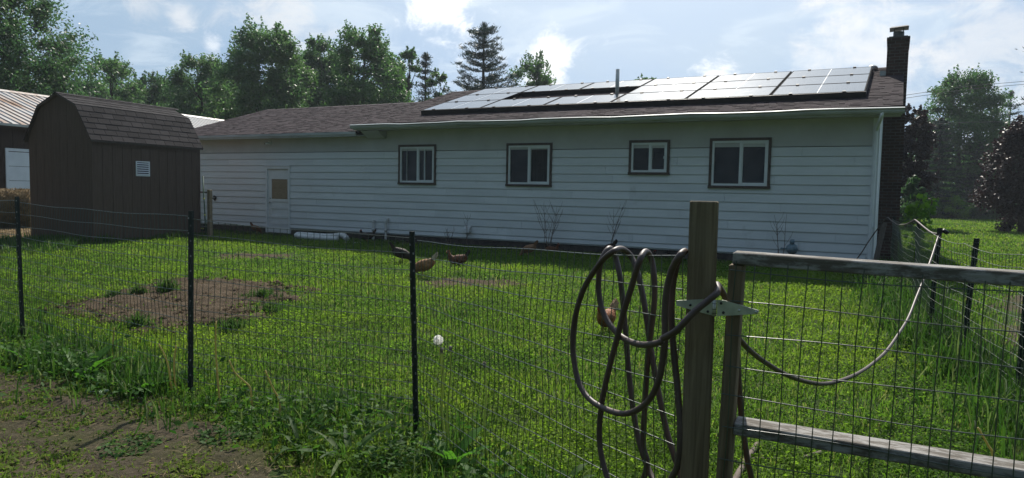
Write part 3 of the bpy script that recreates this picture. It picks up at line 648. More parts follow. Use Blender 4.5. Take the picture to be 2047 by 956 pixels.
# ---------------------------------------------------------------- shed
SA = R(68.3); shed = thing('shed', 'dark brown gambrel-roofed garden shed with white louvred vent', 'shed', (-10.26, 17.52, 0), SA)
SLn, SWd = 3.38, 2.25
b = MB()
b.box((.02, .02, .02), (SLn-.02, SWd-.02, 2.6)); b.k = 1
nb = 12; w = SLn/nb
for i in range(nb): b.box((i*w+.006, -.0, .06), ((i+1)*w-.006, .019, 2.62))
nb = 8; w = (SWd)/nb
GP = [(-.07, 2.54), (.45, 3.40), (1.125, 3.70), (1.80, 3.40), (2.32, 2.54)]
def gz(y): return float(np.interp(y, [p[0] for p in GP], [p[1] for p in GP]))-.03
for i in range(nb):
    y0, y1 = i*w+.004, (i+1)*w-.004
    ym = [y0]+[p[0] for p in GP if y0 < p[0] < y1]+[y1]
    for xa, xb in ((-.0, .019), (SLn-.019, SLn)):
        b.loft([[(x, y0, .06)]+[(x, y, gz(y)) for y in ym]+[(x, y1, .06)] for x in (xa, xb)], True, False)
b.build('wall', ['groove', 'shedwall'], shed)
b = MB(); b.box((-.012, -.012, .05), (.06, .0-.001, 2.5)); b.box((SLn-.06, -.012, .05), (SLn+.012, -.001, 2.5)); b.box((.06, -.014, 2.42), (SLn-.06, -.001, 2.52)); b.build('corner_trim', 'shedwall', shed)
b = MB()
for (ya, za), (yb, zb) in zip(GP, GP[1:]):
    b.loft([[(x, ya, za-.045), (x, ya, za-.004), (x, yb, zb-.004), (x, yb, zb-.045)] for x in (-.07, SLn+.07)], True, False)
rf = b.build('roof', 'browntrim', shed)
b = MB(); rr = random.Random(4)
def course(p0, p1, n, x0, x1, sh):
    for i in range(n):
        f0, f1 = i/n, (i+1)/n+.12/n
        y0, z0 = p0[0]+(p1[0]-p0[0])*f0, p0[1]+(p1[1]-p0[1])*f0; y1, z1 = p0[0]+(p1[0]-p0[0])*min(f1, 1), p0[1]+(p1[1]-p0[1])*min(f1, 1)
        ny, nz = -(p1[1]-p0[1]), (p1[0]-p0[0]); l = math.hypot(ny, nz); ny /= l; nz /= l
        if nz < 0: ny, nz = -ny, -nz
        x = x0-(.16 if i % 2 else 0)
        while x < x1:
            a, c = max(x, x0), min(x+rr.uniform(.30, .34), x1); x = c if c > x0 else x+.32
            if c-a < .02: continue
            h = .012+rr.uniform(0, .004)
            b.loft([[(q, y0+ny*.0, z0+nz*0), (q, y0+ny*h, z0+nz*h), (q, y1+ny*.003, z1+nz*.003), (q, y1-ny*.002, z1-nz*.002)] for q in (a+.005, c-.005)], True, False)
for k, n in ((0, 6), (1, 4)): course(GP[k], GP[k+1], n, -.085, SLn+.085, k)
for k, n in ((4, 6), (3, 4)): course(GP[k], GP[k-1], n, -.085, SLn+.085, k)
for i in range(13): b.loft([[(x, 1.02, 3.68), (x, 1.125, 3.725), (x, 1.23, 3.68), (x, 1.125, 3.70)] for x in (-.085+i*.29, -.085+i*.29+.285)], True, False)
b.build('shingle_cover', 'shedtab', rf)
b = MB(); vx0, vx1, vz0, vz1 = 1.42, 1.90, 1.72, 2.12
def shedp(px, py):
    d = ray(px, py); n = np.array([math.sin(SA), -math.cos(SA), 0]); o = np.array([-10.26, 17.52, 0]); P = EYEP+d*(((o-EYEP)@n)/(d@n))-o
    return float(P[0]*math.cos(SA)+P[1]*math.sin(SA)), float(P[2])
(vx0, vz1), (vx1, vz0) = shedp(271, 322), shedp(299, 353)
b.box((vx0, -.02, vz0), (vx0+.03, -.001, vz1)); b.box((vx1-.03, -.02, vz0), (vx1, -.001, vz1)); b.box((vx0+.03, -.02, vz0), (vx1-.03, -.001, vz0+.03)); b.box((vx0+.03, -.02, vz1-.03), (vx1-.03, -.001, vz1))
n = 6
for i in range(n):
    z = vz0+.03+(vz1-vz0-.06)*(i+.1)/n; h = (vz1-vz0-.06)/n
    b.loft([[(x, -.03, z+.005), (x, -.034, z+.0), (x, -.004, z+h*.42), (x, -.0015, z+h*.5)] for x in (vx0+.03, vx1-.03)], True, False)
b.k = 1; b.box((vx0+.02, -.0009, vz0+.02), (vx1-.02, .001, vz1-.02)); b.build('louvre_vent', ['white', 'black'], shed)
b = MB(); b.box((.05, .05, -.15), (SLn-.05, .2, .055)); b.box((.05, SWd-.2, -.15), (SLn-.05, SWd-.05, .055)); b.box((.03, .2, -.15), (.12, SWd-.2, .055)); b.build('skid', 'deadwood', shed)

# ---------------------------------------------------------------- barn
BA = R(69.8); BW = np.array([-17.2, 25.0, 0]); barn = thing('barn', 'long brown barn with rusty ribbed metal roof and white door behind shed', 'barn', BW, BA)
def barnp(px, py, yl=0.0):
    n = np.array([math.sin(BA), -math.cos(BA), 0]); d = ray(px, py); o = BW-n*yl; P = EYEP+d*(((o-EYEP)@n)/(d@n))-BW
    return float(P[0]*math.cos(BA)+P[1]*math.sin(BA)), float(P[2])
bx0, bx1 = -9, 15.0
b = MB(); b.box((bx0, 0, -.2), (bx1, .15, 3.45)); b.box((bx0, .151, -.2), (bx0+.15, 8, 3.45)); b.box((bx1-.15, .151, -.2), (bx1, 8, 3.45)); b.box((bx0+.151, 7.85, -.2), (bx1-.151, 8, 3.45))
for xx in (bx0+.01, bx1-.16):
    b.add([(xx+i, y, z) for i in (0, .15) for y, z in ((0, 3.45), (8, 3.45), (4, 4.98))], [(0, 2, 1), (3, 4, 5), (0, 3, 5, 2), (1, 2, 5, 4)])
x = bx0
while x < bx1: b.box((x, -.014, .0), (x+.05, -.0005, 3.44)); x += .42
b.build('wall', 'barnwall', barn)
b = MB(); sl_ = (5.05-3.44)/4.35
for s in (0, 1):
    f = (lambda y: y) if s == 0 else (lambda y: 8-y)
    prof = []
    x = bx0-.3
    r0 = [[(bx0-.3, f(-.35), 3.44), (bx1+.3, f(-.35), 3.44)], [(bx0-.3, f(4-.002*s), 5.05), (bx1+.3, f(4-.002*s), 5.05)]]
    b.add([r0[0][0], r0[0][1], r0[1][1], r0[1][0], *[(p[0], p[1], p[2]-.03) for p in (r0[0][0], r0[0][1], r0[1][1], r0[1][0])]], [(0, 1, 2, 3), (7, 6, 5, 4), (0, 4, 5, 1), (0, 3, 7, 4), (1, 5, 6, 2)])
    while x < bx1+.25:
        b.add([(x, f(-.36), 3.441), (x+.022, f(-.36), 3.475), (x+.045, f(-.36), 3.441), (x, f(3.99), 5.047), (x+.022, f(3.99), 5.08), (x+.045, f(3.99), 5.047)], [(0, 1, 4, 3), (1, 2, 5, 4), (0, 2, 1)])
        x += .305
b.loft([[(x, 3.8, 5.0), (x, 4, 5.10), (x, 4.2, 5.0), (x, 4, 5.06)] for x in (bx0-.3, bx1+.3)], True, False)
b.build('roof', 'barnroof', barn)
b = MB(); b.box((bx0-.3, -.36, 3.28), (bx1+.3, -.335, 3.43)); b.box((bx0-.3, -.334, 3.37), (bx1+.3, -.02, 3.385)); b.build('fascia', 'barnwall', barn)
b = MB(); b.loft([[(x, -.362, 3.36), (x, -.44, 3.36), (x, -.45, 3.44), (x, -.44, 3.44), (x, -.43, 3.375), (x, -.362, 3.375)] for x in (bx0-.3, bx1+.3)], True, False); b.build('gutter', 'whitedirty', barn)
(x0, z1), (x1, _) = barnp(15, 302), barnp(66, 302)
b = MB(); b.box((x0-.1, -.05, .02), (x0, -.0145, z1+.1)); b.box((x1, -.05, .02), (x1+.1, -.0145, z1+.1)); b.box((x0, -.05, z1), (x1, -.0145, z1+.1)); d_ = b.build('door', 'barndoor', barn)
b = MB()
for i in range(5): b.bbox((x0+.002, -.032, .03+i*(z1-.04)/5), (x1-.002, -.0145, .03+(i+1)*(z1-.04)/5-.012), .006)
b.build('door_leaf', 'barndoor', d_)

# ---------------------------------------------------------------- hay bale
hb = thing('hay_bale', 'round brown hay bale standing before the barn door', 'hay bale', (-15.95, 22.6, 0), R(38))
b = MB(); rr = random.Random(8); rings = []
for i in range(15):
    t = -.62+1.24*i/14; e = min(1, (1-abs(t)/.62)*6)
    rad = .64*(.90+.10*math.sqrt(max(e, 0))); ring = []
    for k in range(40):
        a = 2*math.pi*k/40; f = 1+.025*math.sin(5*a+i)+rr.uniform(-.02, .02)
        ring.append((t+rr.uniform(-.012, .012), rad*f*math.cos(a), .62+rad*f*math.sin(a)*(.97)))
    rings.append(ring)
b.loft(rings, True, True); bale = b.build('bale_body', 'hay', hb)
n = 3500; r2 = np.random.default_rng(5); a = r2.uniform(0, 2*np.pi, n); t = r2.uniform(-.63, .63, n); rad = .645+r2.uniform(-.01, .03, n)
cen = np.stack([t, rad*np.cos(a), .62+rad*np.sin(a)*.97], 1); tan = np.stack([r2.normal(0, .5, n), -np.sin(a), np.cos(a)], 1)+r2.normal(0, .35, (n, 3)); tan /= np.linalg.norm(tan, axis=1)[:, None]
quads('loose_straw', cen, tan*r2.uniform(.04, .13, (n, 1)), np.cross(tan, r2.normal(0, 1, (n, 3)))*.006, 'balestraw', hb)

# ---------------------------------------------------------------- things by the house wall
pz = gp(420, 474); gd = thing('wire_gate', 'small wire gate with brown post between shed and house wall', 'gate', (pz[0], pz[1], 0), HRZ)
b = MB(); b.bbox((-.055, -.05, -.2), (.055, .05, 1.36), .006); b.build('gate_post', 'tan', gd)
b = MB(); b.box((-.9, -.03, 1.26), (-.056, .01, 1.31)); b.box((-.9, -.03, .12), (-.056, .01, .16)); b.build('top_rail', 'deadwood', gd)
b = MB()
for i in range(16): b.tube([(-.9+.054*i, -.035, .1), (-.9+.054*i, -.035, 1.3)], .0018, 3, False)
for i in range(12): b.tube([(-.9, -.037, .1+.1*i), (-.05, -.037, .1+.1*i)], .0018, 3, False)
b.build('wire_mesh', 'wire', gd)
p0, p1 = gp(412, 476), None
sk = thing('garden_stake', 'green garden stake with yellow bands leaning at shed corner', 'stake', p0)
b = MB(); q0, q1 = np.array([0, 0, .0]), np.array([-.12, .1, 1.75]); b.tube([q0, q1], .016, 7); b.k = 1
for f in (.36, .62): b.tube([q0+(q1-q0)*f, q0+(q1-q0)*(f+.025)], .022, 7)
b.build('stake_body', ['stakegreen', 'yellow'], sk)
p0 = gp(408, 468); tb = thing('rubber_tub', 'low black rubber tub beside the small gate post', 'tub', p0)
b = MB(); N_ = 20
def rg(r, z): return [(r*math.cos(2*math.pi*k/N_), r*math.sin(2*math.pi*k/N_), z) for k in range(N_)]
b.loft([rg(.19, 0), rg(.24, .22), rg(.255, .23), rg(.235, .225), rg(.185, .03)], True, True); b.build('tub_body', 'plasticblack', tb)
b = MB(); b.tube([(.1, -.25, .18), (.0, -.265, .185), (-.1, -.25, .18)], .018, 6); b.build('handle', 'yellow', tb)
# folded white drain pipe on the ground
p0 = gp(640, 481); dpp = thing('drain_pipe', 'folded length of white flexible drain pipe lying by foundation', 'pipe', p0, HRZ+R(4))
b = MB(); path = spline([(.72, -.15, .08), (.3, -.17, .075), (-.3, -.15, .08), (-.72, -.10, .10), (-.80, .02, .13), (-.68, .10, .13), (-.1, .08, .12), (.35, .10, .13), (.68, .06, .17), (.88, -.02, .14), (1.0, -.12, .09)], 26)
b.tube(path, [.072+(.007 if i % 2 else 0) for i in range(len(path))], 12); b.build('pipe_body', 'plasticwhite', dpp)
p0 = gp(700, 487)
b = MB(); rr = random.Random(3)
for i in range(14): 
    c = (p0[0]+rr.uniform(-.35, .35), p0[1]+rr.uniform(-.12, .12)); a = rr.uniform(0, 6.28); l = rr.uniform(.05, .16)
    b.tube([(c[0], c[1], .015), (c[0]+l*math.cos(a)*.5, c[1]+l*math.sin(a)*.5, .035), (c[0]+l*math.cos(a), c[1]+l*math.sin(a), .02)], [.006, .012, .004], 5)
tag(b.build('straw_scrap', 'plasticwhite'), 'pale scraps of straw scattered beside the white pipe', kind='stuff')
# board leaning on the right corner
q0, q1 = hw(.02, -.50, 0), hw(.17, -.08, 1.0)
bd = thing('leaning_board', 'old grey board leaning against the right house corner', 'board', q0, HRZ)
b = MB(); b.loft([[(x, y, 0) for x, y in ((-.05, -.012), (.05, -.012), (.05, .012), (-.05, .012))], [(x+.15, y+.40, 1.0) for x, y in ((-.05, -.012), (.05, -.012), (.05, .012), (-.05, .012))]], True, False); b.build('board_body', 'deadwood', bd)

# leafless shrubs along the wall
def bare_shrub(px, py, h, n, seed, label, spread=.5):
    p = hw(tohouse(px, py-40, -.22)[0], -.22); o = thing('bare_shrub', label, 'shrub', p, HRZ, 'leafless shrubs along the house wall'); r = random.Random(seed); b = MB()
    for i in range(n):
        a = r.uniform(-1, 1)*spread; hh = h*r.uniform(.65, 1.0); x0 = r.uniform(-.08, .08)
        pts = [np.array([x0+a*hh*(f**1.2)+r.uniform(-.012, .012), r.uniform(-.03, .03)-.05*f, hh*f]) for f in (0, .2, .4, .6, .8, 1)]
        b.tube(pts, [.0075, .007, .006, .005, .004, .0025], 4, False)
        for k in range(4):
            j = r.choice((2, 3, 4)); q = pts[j]; s = r.choice((-1, 1)); l = r.uniform(.1, .3)*h
            b.tube([q, q+np.array([s*l*.35, 0, l*.55]), q+np.array([s*l*.5, -.02, l])], [.004, .0035, .002], 3, False)
    b.build('branches', 'twig', o)
bare_shrub(1095, 496, 1.35, 7, 1, 'widest leafless shrub before the wall below the second window', .42)
bare_shrub(1222, 500, 1.35, 4, 2, 'leafless shrub before the wall left of the tall gate post', .35)
bare_shrub(1560, 527, 1.15, 3, 3, 'thin leafless shrub beside the gas regulator', .12)
bare_shrub(897, 482, .55, 5, 4, 'short leafless shrub beside the white dryer hood', .4)
bare_shrub(933, 484, .9, 2, 6, 'single thin leafless stem right under the dryer hood', .10)

# ---------------------------------------------------------------- wire fences
def tpost(parent, p, h, lean=(0, 0), rz=0.0, sc=1.0):
    b = MB(); c, s = math.cos(rz)*sc, math.sin(rz)*sc
    def sec(z):
        q = [(-.017, -.004), (.017, -.004), (.017, .001), (.003, .003), (.003, .026), (-.003, .026), (-.003, .003), (-.017, .001)]
        return [(p[0]+x*c-y*s+lean[0]*z, p[1]+x*s+y*c+lean[1]*z, z) for x, y in q]
    b.loft([sec(-.3), sec(h)], True, False); b.k = 1; z = .12; k = 0
    while z < h-.04:
        x = .011 if k % 2 else -.011; k += 1
        for dx in (x,):
            q = [(dx-.0035, -.010), (dx+.0035, -.010), (dx+.0035, -.0042), (dx-.0035, -.0042)]
            b.loft([[(p[0]+u*c-v*s+lean[0]*zz, p[1]+u*s+v*c+lean[1]*zz, zz) for u, v in q] for zz in (z, z+.012)], True, False)
        z += .052
    return b.build('fence_post', ['tpost', 'studs'], parent)
def mesh_wires(b, a, c, h0, h1, off=.0, sag=.02, seed=0, dz=.1016, dx=.0508, r=.0021, wob=.007):
    a = np.array([a[0], a[1], 0.0]); c = np.array([c[0], c[1], 0.0]); Lh = np.linalg.norm(c-a); d = (c-a)/Lh; n = np.array([-d[1], d[0], 0]); r_ = random.Random(seed)
    m_ = max(2, int(Lh/.22)); ph = r_.uniform(0, 6)
    nz_ = 13
    def pos(s, k):
        f = s/Lh; top = h0+(h1-h0)*f-sag*4*f*(1-f); z = .015+(top-.015)*k/(nz_-1)
        bul = .012*math.sin(2.1*s+ph)+.010*math.sin(.9*k+ph+s*1.3)
        return a+d*s+n*(off+bul)+np.array([0, 0, z+.005*math.sin(5*s+k*1.7)])
    for k in range(nz_):
        b.tube([pos(Lh*i/m_, k) for i in range(m_+1)], r, 4, False)
    s = r_.uniform(.0, dx)
    while s < Lh:
        dr = r_.uniform(-wob, wob)
        b.tube([pos(min(max(s+dr*math.sin(k*.5+ph), 0), Lh), k)+np.array([0, 0, .004 if k == nz_-1 else 0]) for k in range(nz_)], r, 3, False); s += dx
fA = thing('wire_fence', 'green welded wire fence on dark steel posts across the front of the yard', 'fence')
PA = [(-9.6, 10.3), (-4.55, 6.6), (-2.23, 4.92), (-.562, 4.28), (.565, 2.36)]
tops = [1.3, 1.33, 1.29, 1.215, 1.305]
leans = [(0, 0), (-.015, 0), (.014, 0), (-.03, .0)]
for i, (p, t, l) in enumerate(zip(PA[:4], tops, leans)): tpost(fA, p, t+.03, l, R(-25))
b = MB()
for i in range(4):
    la, lb = leans[i] if i < 4 else (0, 0), leans[i+1] if i+1 < 4 else (0, 0)
    mesh_wires(b, (PA[i][0]+la[0]*.6, PA[i][1]+.035), (PA[i+1][0]+lb[0]*.6, PA[i+1][1]+(.035 if i < 3 else 0)), tops[i]-(.03 if i else 0), tops[i+1]-.01, 0, .012, i)
b.build('wire_mesh', 'wire', fA)
fB = thing('wire_fence', 'green welded wire fence along the right side of the yard to the house corner', 'fence')
PB = [(7.46, 14.0), (5.68, 10.05), (4.37, 7.40), (4.12, 6.45), (3.68, 5.10), (3.0, 3.2)]
hB = [1.14, 1.17, 1.20, 1.15, 1.16, 1.15]; lB = [(0, 0), (.02, 0), (.04, 0), (.06, 0), (.02, 0), (0, 0)]
for p, h, l in zip(PB, hB, lB): tpost(fB, p, h, l, R(-30), 1.35)
b = MB()
for i in range(5): mesh_wires(b, (PB[i][0]-.03, PB[i][1]), (PB[i+1][0]-.03, PB[i+1][1]), hB[i]-.05, hB[i+1]-.05, 0, .03, 20+i, dx=.0762)
b.build('wire_mesh', 'wire', fB)
p = PB[2]; b = MB(); b.tube([(p[0]+.08, p[1], 1.175), (p[0]+.13, p[1], 1.15)], .022, 10); b.build('end_bracket', 'plasticblack', fB)

# ---------------------------------------------------------------- gate post, gate, hinge
gpost = thing('gate_post', 'tall square weathered timber post carrying the gate', 'post', (.604, 2.262, 0), R(-14))
b = MB(); hh = 1.478
b.k = 0; rr = random.Random(2)
def psec(z, i=0.0): return [(x, y+.044, z) for x, y in ((-.0445+i+.004, -.0445+i), (.0445-i-.004, -.0445+i), (.0445-i, -.0445+i+.004), (.0445-i, .0445-i-.004), (.0445-i-.004, .0445-i), (-.0445+i+.004, .0445-i), (-.0445+i, .0445-i-.004), (-.0445+i, -.0445+i+.004))]
b.loft([psec(-.4), psec(hh-.003), psec(hh, .003)], True, False); b.build('post_body', 'post', gpost)
GA = R(-24.1); gate = thing('gate', 'wire mesh garden gate with peeling grey wooden rails', 'gate', (.664, 2.245, 0), GA)
gate.rotation_euler = (0, R(1.2), GA)
GL = 1.3
b = MB(); b.bbox((.002, .0, 1.283), (GL, .089, 1.321), .003); b.build('rail', 'rail', gate)
b = MB(); b.bbox((.037, .0, .742), (GL-.04, .089, .780), .003); b.build('rail', 'rail', gate)
b = MB(); b.bbox((.037, .0, .08), (GL-.04, .089, .118), .003); b.build('rail', 'rail', gate)
for xa in (-.008, GL-.038):
    b = MB(); b.bbox((xa, .002, .06), (xa+.043, .087, 1.281), .003); b.build('stile', 'post', gate)
b = MB(); r_ = random.Random(12)
k = 0; x = .016
nz_ = 13
def gpos(x, z, k): return (x+.004*math.sin(z*9+k), -.006+.003*math.sin(x*11+z*5), z+.006*math.sin(x*6+k*.9))
zs_ = [.07+i*.0995 for i in range(13)]
while x < GL-.01:
    dx_ = r_.uniform(-.004, .004); b.tube([gpos(x+dx_*math.sin(i*.8), z if i < 12 else 1.285+r_.uniform(0, .012), x*37) for i, z in enumerate(zs_)], .0018, 5, False); x += .0508
for j, z in enumerate(zs_):
    b.tube([gpos(.0+GL*i/24, z, j*2.0) for i in range(25)], .0018, 5, False)
b.build('wire_mesh', 'wire', gate)
# strap hinge in world points, brought into the gate's frame
bpy.context.view_layer.update()
Gi = np.array(gate.matrix_world.inverted())
def togate(P): return tuple((Gi @ np.array([P[0], P[1], P[2], 1.0]))[:3])
def plate(pix, a, c, off, th):
    n = np.array([-(c[1]-a[1]), c[0]-a[0], 0.0]); n /= np.linalg.norm(n)
    if n[1] > 0: n = -n
    f = [vplane(x, y, a, c, off) for x, y in pix]; return [togate(p-n*th) for p in f], [togate(p) for p in f]
pc = np.array([.604, 2.262]); pd = np.array([math.cos(R(-14)), math.sin(R(-14))]); gc_ = np.array([.664, 2.245]); gd_ = np.array([math.cos(GA), math.sin(GA)])
b = MB()
b.loft(plate([(1352, 601), (1352, 611), (1384, 620), (1422, 630.5), (1424, 630), (1424, 600.5), (1410, 598.5)], pc, pc+pd, .004, .0035), True, False)
b.loft(plate([(1433.5, 599.5), (1433.5, 631.5), (1461, 631), (1514, 627.5), (1517, 624), (1516, 620.5), (1447, 600.5)], gc_, gc_+gd_, .0105, .0035), True, False)
ax = vplane(1428.7, 600, pc, pc+pd, .006); bx = vplane(1427.2, 632, pc, pc+pd, .006); b.tube([togate(ax), togate(bx)], .0068, 10)
b.k = 1
for f in (.2, .55, .8): q = ax+(bx-ax)*f; q2 = ax+(bx-ax)*(f+.03); b.tube([togate(q), togate(q2)], .0074, 10)
for x, y, s in ((1380, 610, 0), (1415, 623, 0), (1441.5, 606.5, 1), (1446, 625, 1), (1477.5, 621, 2), (1511, 624, 2)):
    pl = (pc, pc+pd, .0042) if s == 0 else (gc_, gc_+gd_, .0107); q = vplane(x, y, *pl); n = np.array([-.3, -.95, .0]); b.k = 1 if s < 2 else 0
    b.tube([togate(q+n*.0002), togate(q+n*.0022)], .0042, 10)
b.build('hinge', ['galv', 'black'], gate)

# ---------------------------------------------------------------- hose
FA_, FB_ = np.array([-.562, 4.28]), np.array([.565, 2.36])
def c7(x, y): return 1100+x/1.659, 380+y/1.659
def fp(x, y, off): return vplane(*c7(x, y), FA_, FB_, off)
N1, F1 = .045, -.045
def seg(l, off): return [fp(x, y, off) for x, y in l]
path = []
gl = fp(330, 1010, F1); path += [np.array([.9, 3.0, .015]), np.array([.62, 2.85, .013]), np.array([.38, 2.80, .05])]
path += seg([(310, 956), (308, 840), (312, 740), (318, 640), (325, 540), (335, 460), (345, 370), (345, 290), (335, 228)], F1)
path += [fp(316, 204, 0)]
path += seg([(296, 235), (270, 320), (245, 400), (222, 490), (198, 580), (180, 660), (170, 715), (163, 790), (166, 860), (182, 930), (205, 985)], N1+.01)
path += [fp(270, 1040, N1), fp(350, 1030, N1+.005)]
path += seg([(405, 950), (425, 900), (431, 800), (424, 680), (412, 560), (404, 470), (402, 380), (410, 290), (428, 222)], N1)
path += [fp(447, 203, .02)]
path += seg([(430, 216), (402, 268), (386, 335), (380, 400), (380, 480), (373, 560), (360, 630), (332, 690), (290, 728), (240, 742), (180, 725), (130, 693), (95, 640), (78, 560), (75, 480), (90, 390), (120, 310), (170, 237), (208, 204)], N1+.035)
path += [fp(236, 195, .012)]
path += seg([(264, 215), (286, 262), (305, 340), (320, 430), (331, 510), (346, 600), (365, 700), (386, 800), (410, 880), (432, 950)], F1-.01)
path += [fp(420, 1010, F1), fp(370, 1010, F1)]
path += seg([(332, 940), (305, 870), (285, 790), (270, 690), (258, 580), (250, 470), (241, 370), (230, 280), (214, 216)], F1-.03)
path += [fp(194, 194, 0)]
path += seg([(168, 240), (160, 315), (170, 390), (200, 450), (243, 491)], N1-.005)
path += [fp(300, 513, N1+.05), fp(360, 506, N1+.075)]
def c4(x, y): return 1330+x/4.778, 480+y/4.778
for x, y, Y in ((-20, 940, 2.26), (100, 870, 2.205), (200, 765, 2.185), (300, 665, 2.180), (400, 585, 2.180), (465, 530, 2.178), (494, 502, 2.192), (502, 470, 2.25), (500, 430, 2.34)): path.append(dp(*c4(x, y), Y))
DA, DB = np.array([.70, 2.42]), np.array([4.41, 7.40])
path.append(dp(1452, 600, 2.42))
def c8(x, y): return 1440+x/1.784, 420+y/1.784
drp = [(45, 410), (62, 452), (110, 505), (170, 550), (240, 590), (310, 613), (370, 620), (430, 608), (490, 583), (540, 550), (590, 505), (630, 450), (670, 385), (700, 310), (730, 235), (755, 165), (772, 112)]
path += [vplane(*c8(x, y), DA, DB) for x, y in drp]
def cL(x, y): return 1700+x/2.654, 400+y/2.654
for x, y, Y in ((472, 184, 7.4), (485, 171, 7.44), (470, 180, 7.6), (430, 173, 8.2), (390, 144, 9.0), (345, 107, 10.0), (330, 112, 10.4), (290, 130, 11.3), (250, 130, 12.3), (215, 108, 13.3), (200, 94, 13.75), (185, 101, 13.95), (150, 145, 14.05), (100, 215, 14.2), (55, 285, 14.3), (28, 322, 14.4), (10, 360, 14.35)): path.append(dp(*cL(x, y), Y))
path.append(gp(1690, 552)); path.append(gp(1640, 556)); path.append(gp(1625, 553))
hose = thing('garden_hose', 'brown garden hose looped over the fence and slung across to the house corner', 'hose', (0, 0, 0))
b = MB(); sp = spline(path, 7); b.tube(sp, .0108, 10); b.build('hose_body', 'hose', hose)
b = MB(); e = np.array(sp[-1]); d_ = e-np.array(sp[-3]); d_ /= np.linalg.norm(d_); b.tube([e, e+d_*.05], .016, 10); b.build('coupling', 'steel', hose)
# second hose end hanging behind the stile
h2 = thing('garden_hose', 'short brown hose loop hanging behind the gate stile', 'hose')
b = MB(); pp = [dp(x, y, Y) for x, y, Y in ((1459, 956, 2.5), (1460, 870, 2.5), (1461, 760, 2.48), (1463, 690, 2.46), (1465, 645, 2.45), (1470, 640, 2.45), (1473, 680, 2.46), (1476, 750, 2.48), (1482, 830, 2.5), (1494, 920, 2.5), (1502, 960, 2.52), (1505, 1060, 2.6))]
b.tube(spline([dp(1462, 1090, 2.6)]+pp, 6), .0105, 9); b.build('hose_body', 'hose', h2)
b = MB(); 
for l in (((1515, 888), (1493, 918), (1470, 960), (1455, 1000)), ):
    b.tube(spline([gp(x, y, .03) for x, y in l], 4), [.018]*13, 7)
tag(b.build('stick', 'twig'), 'thick bare stick lying in grass behind the gate', 'stick', 'sticks lying in the grass behind the gate')
b = MB(); b.tube(spline([gp(x, y, .02) for x, y in ((1448, 928), (1480, 919), (1520, 917), (1580, 918))], 4), .007, 6)
tag(b.build('stick', 'twig'), 'thin long twig lying level in grass behind the gate', 'stick', 'sticks lying in the grass behind the gate')
b = MB(); b.tube(spline([gp(x, y, .03) for x, y in ((1605, 917), (1620, 911), (1640, 905))], 4), [.014]*9, 6)
tag(b.build('stick', 'twig'), 'short pale stick lying in grass under the lower gate rail', 'stick', 'sticks lying in the grass behind the gate')

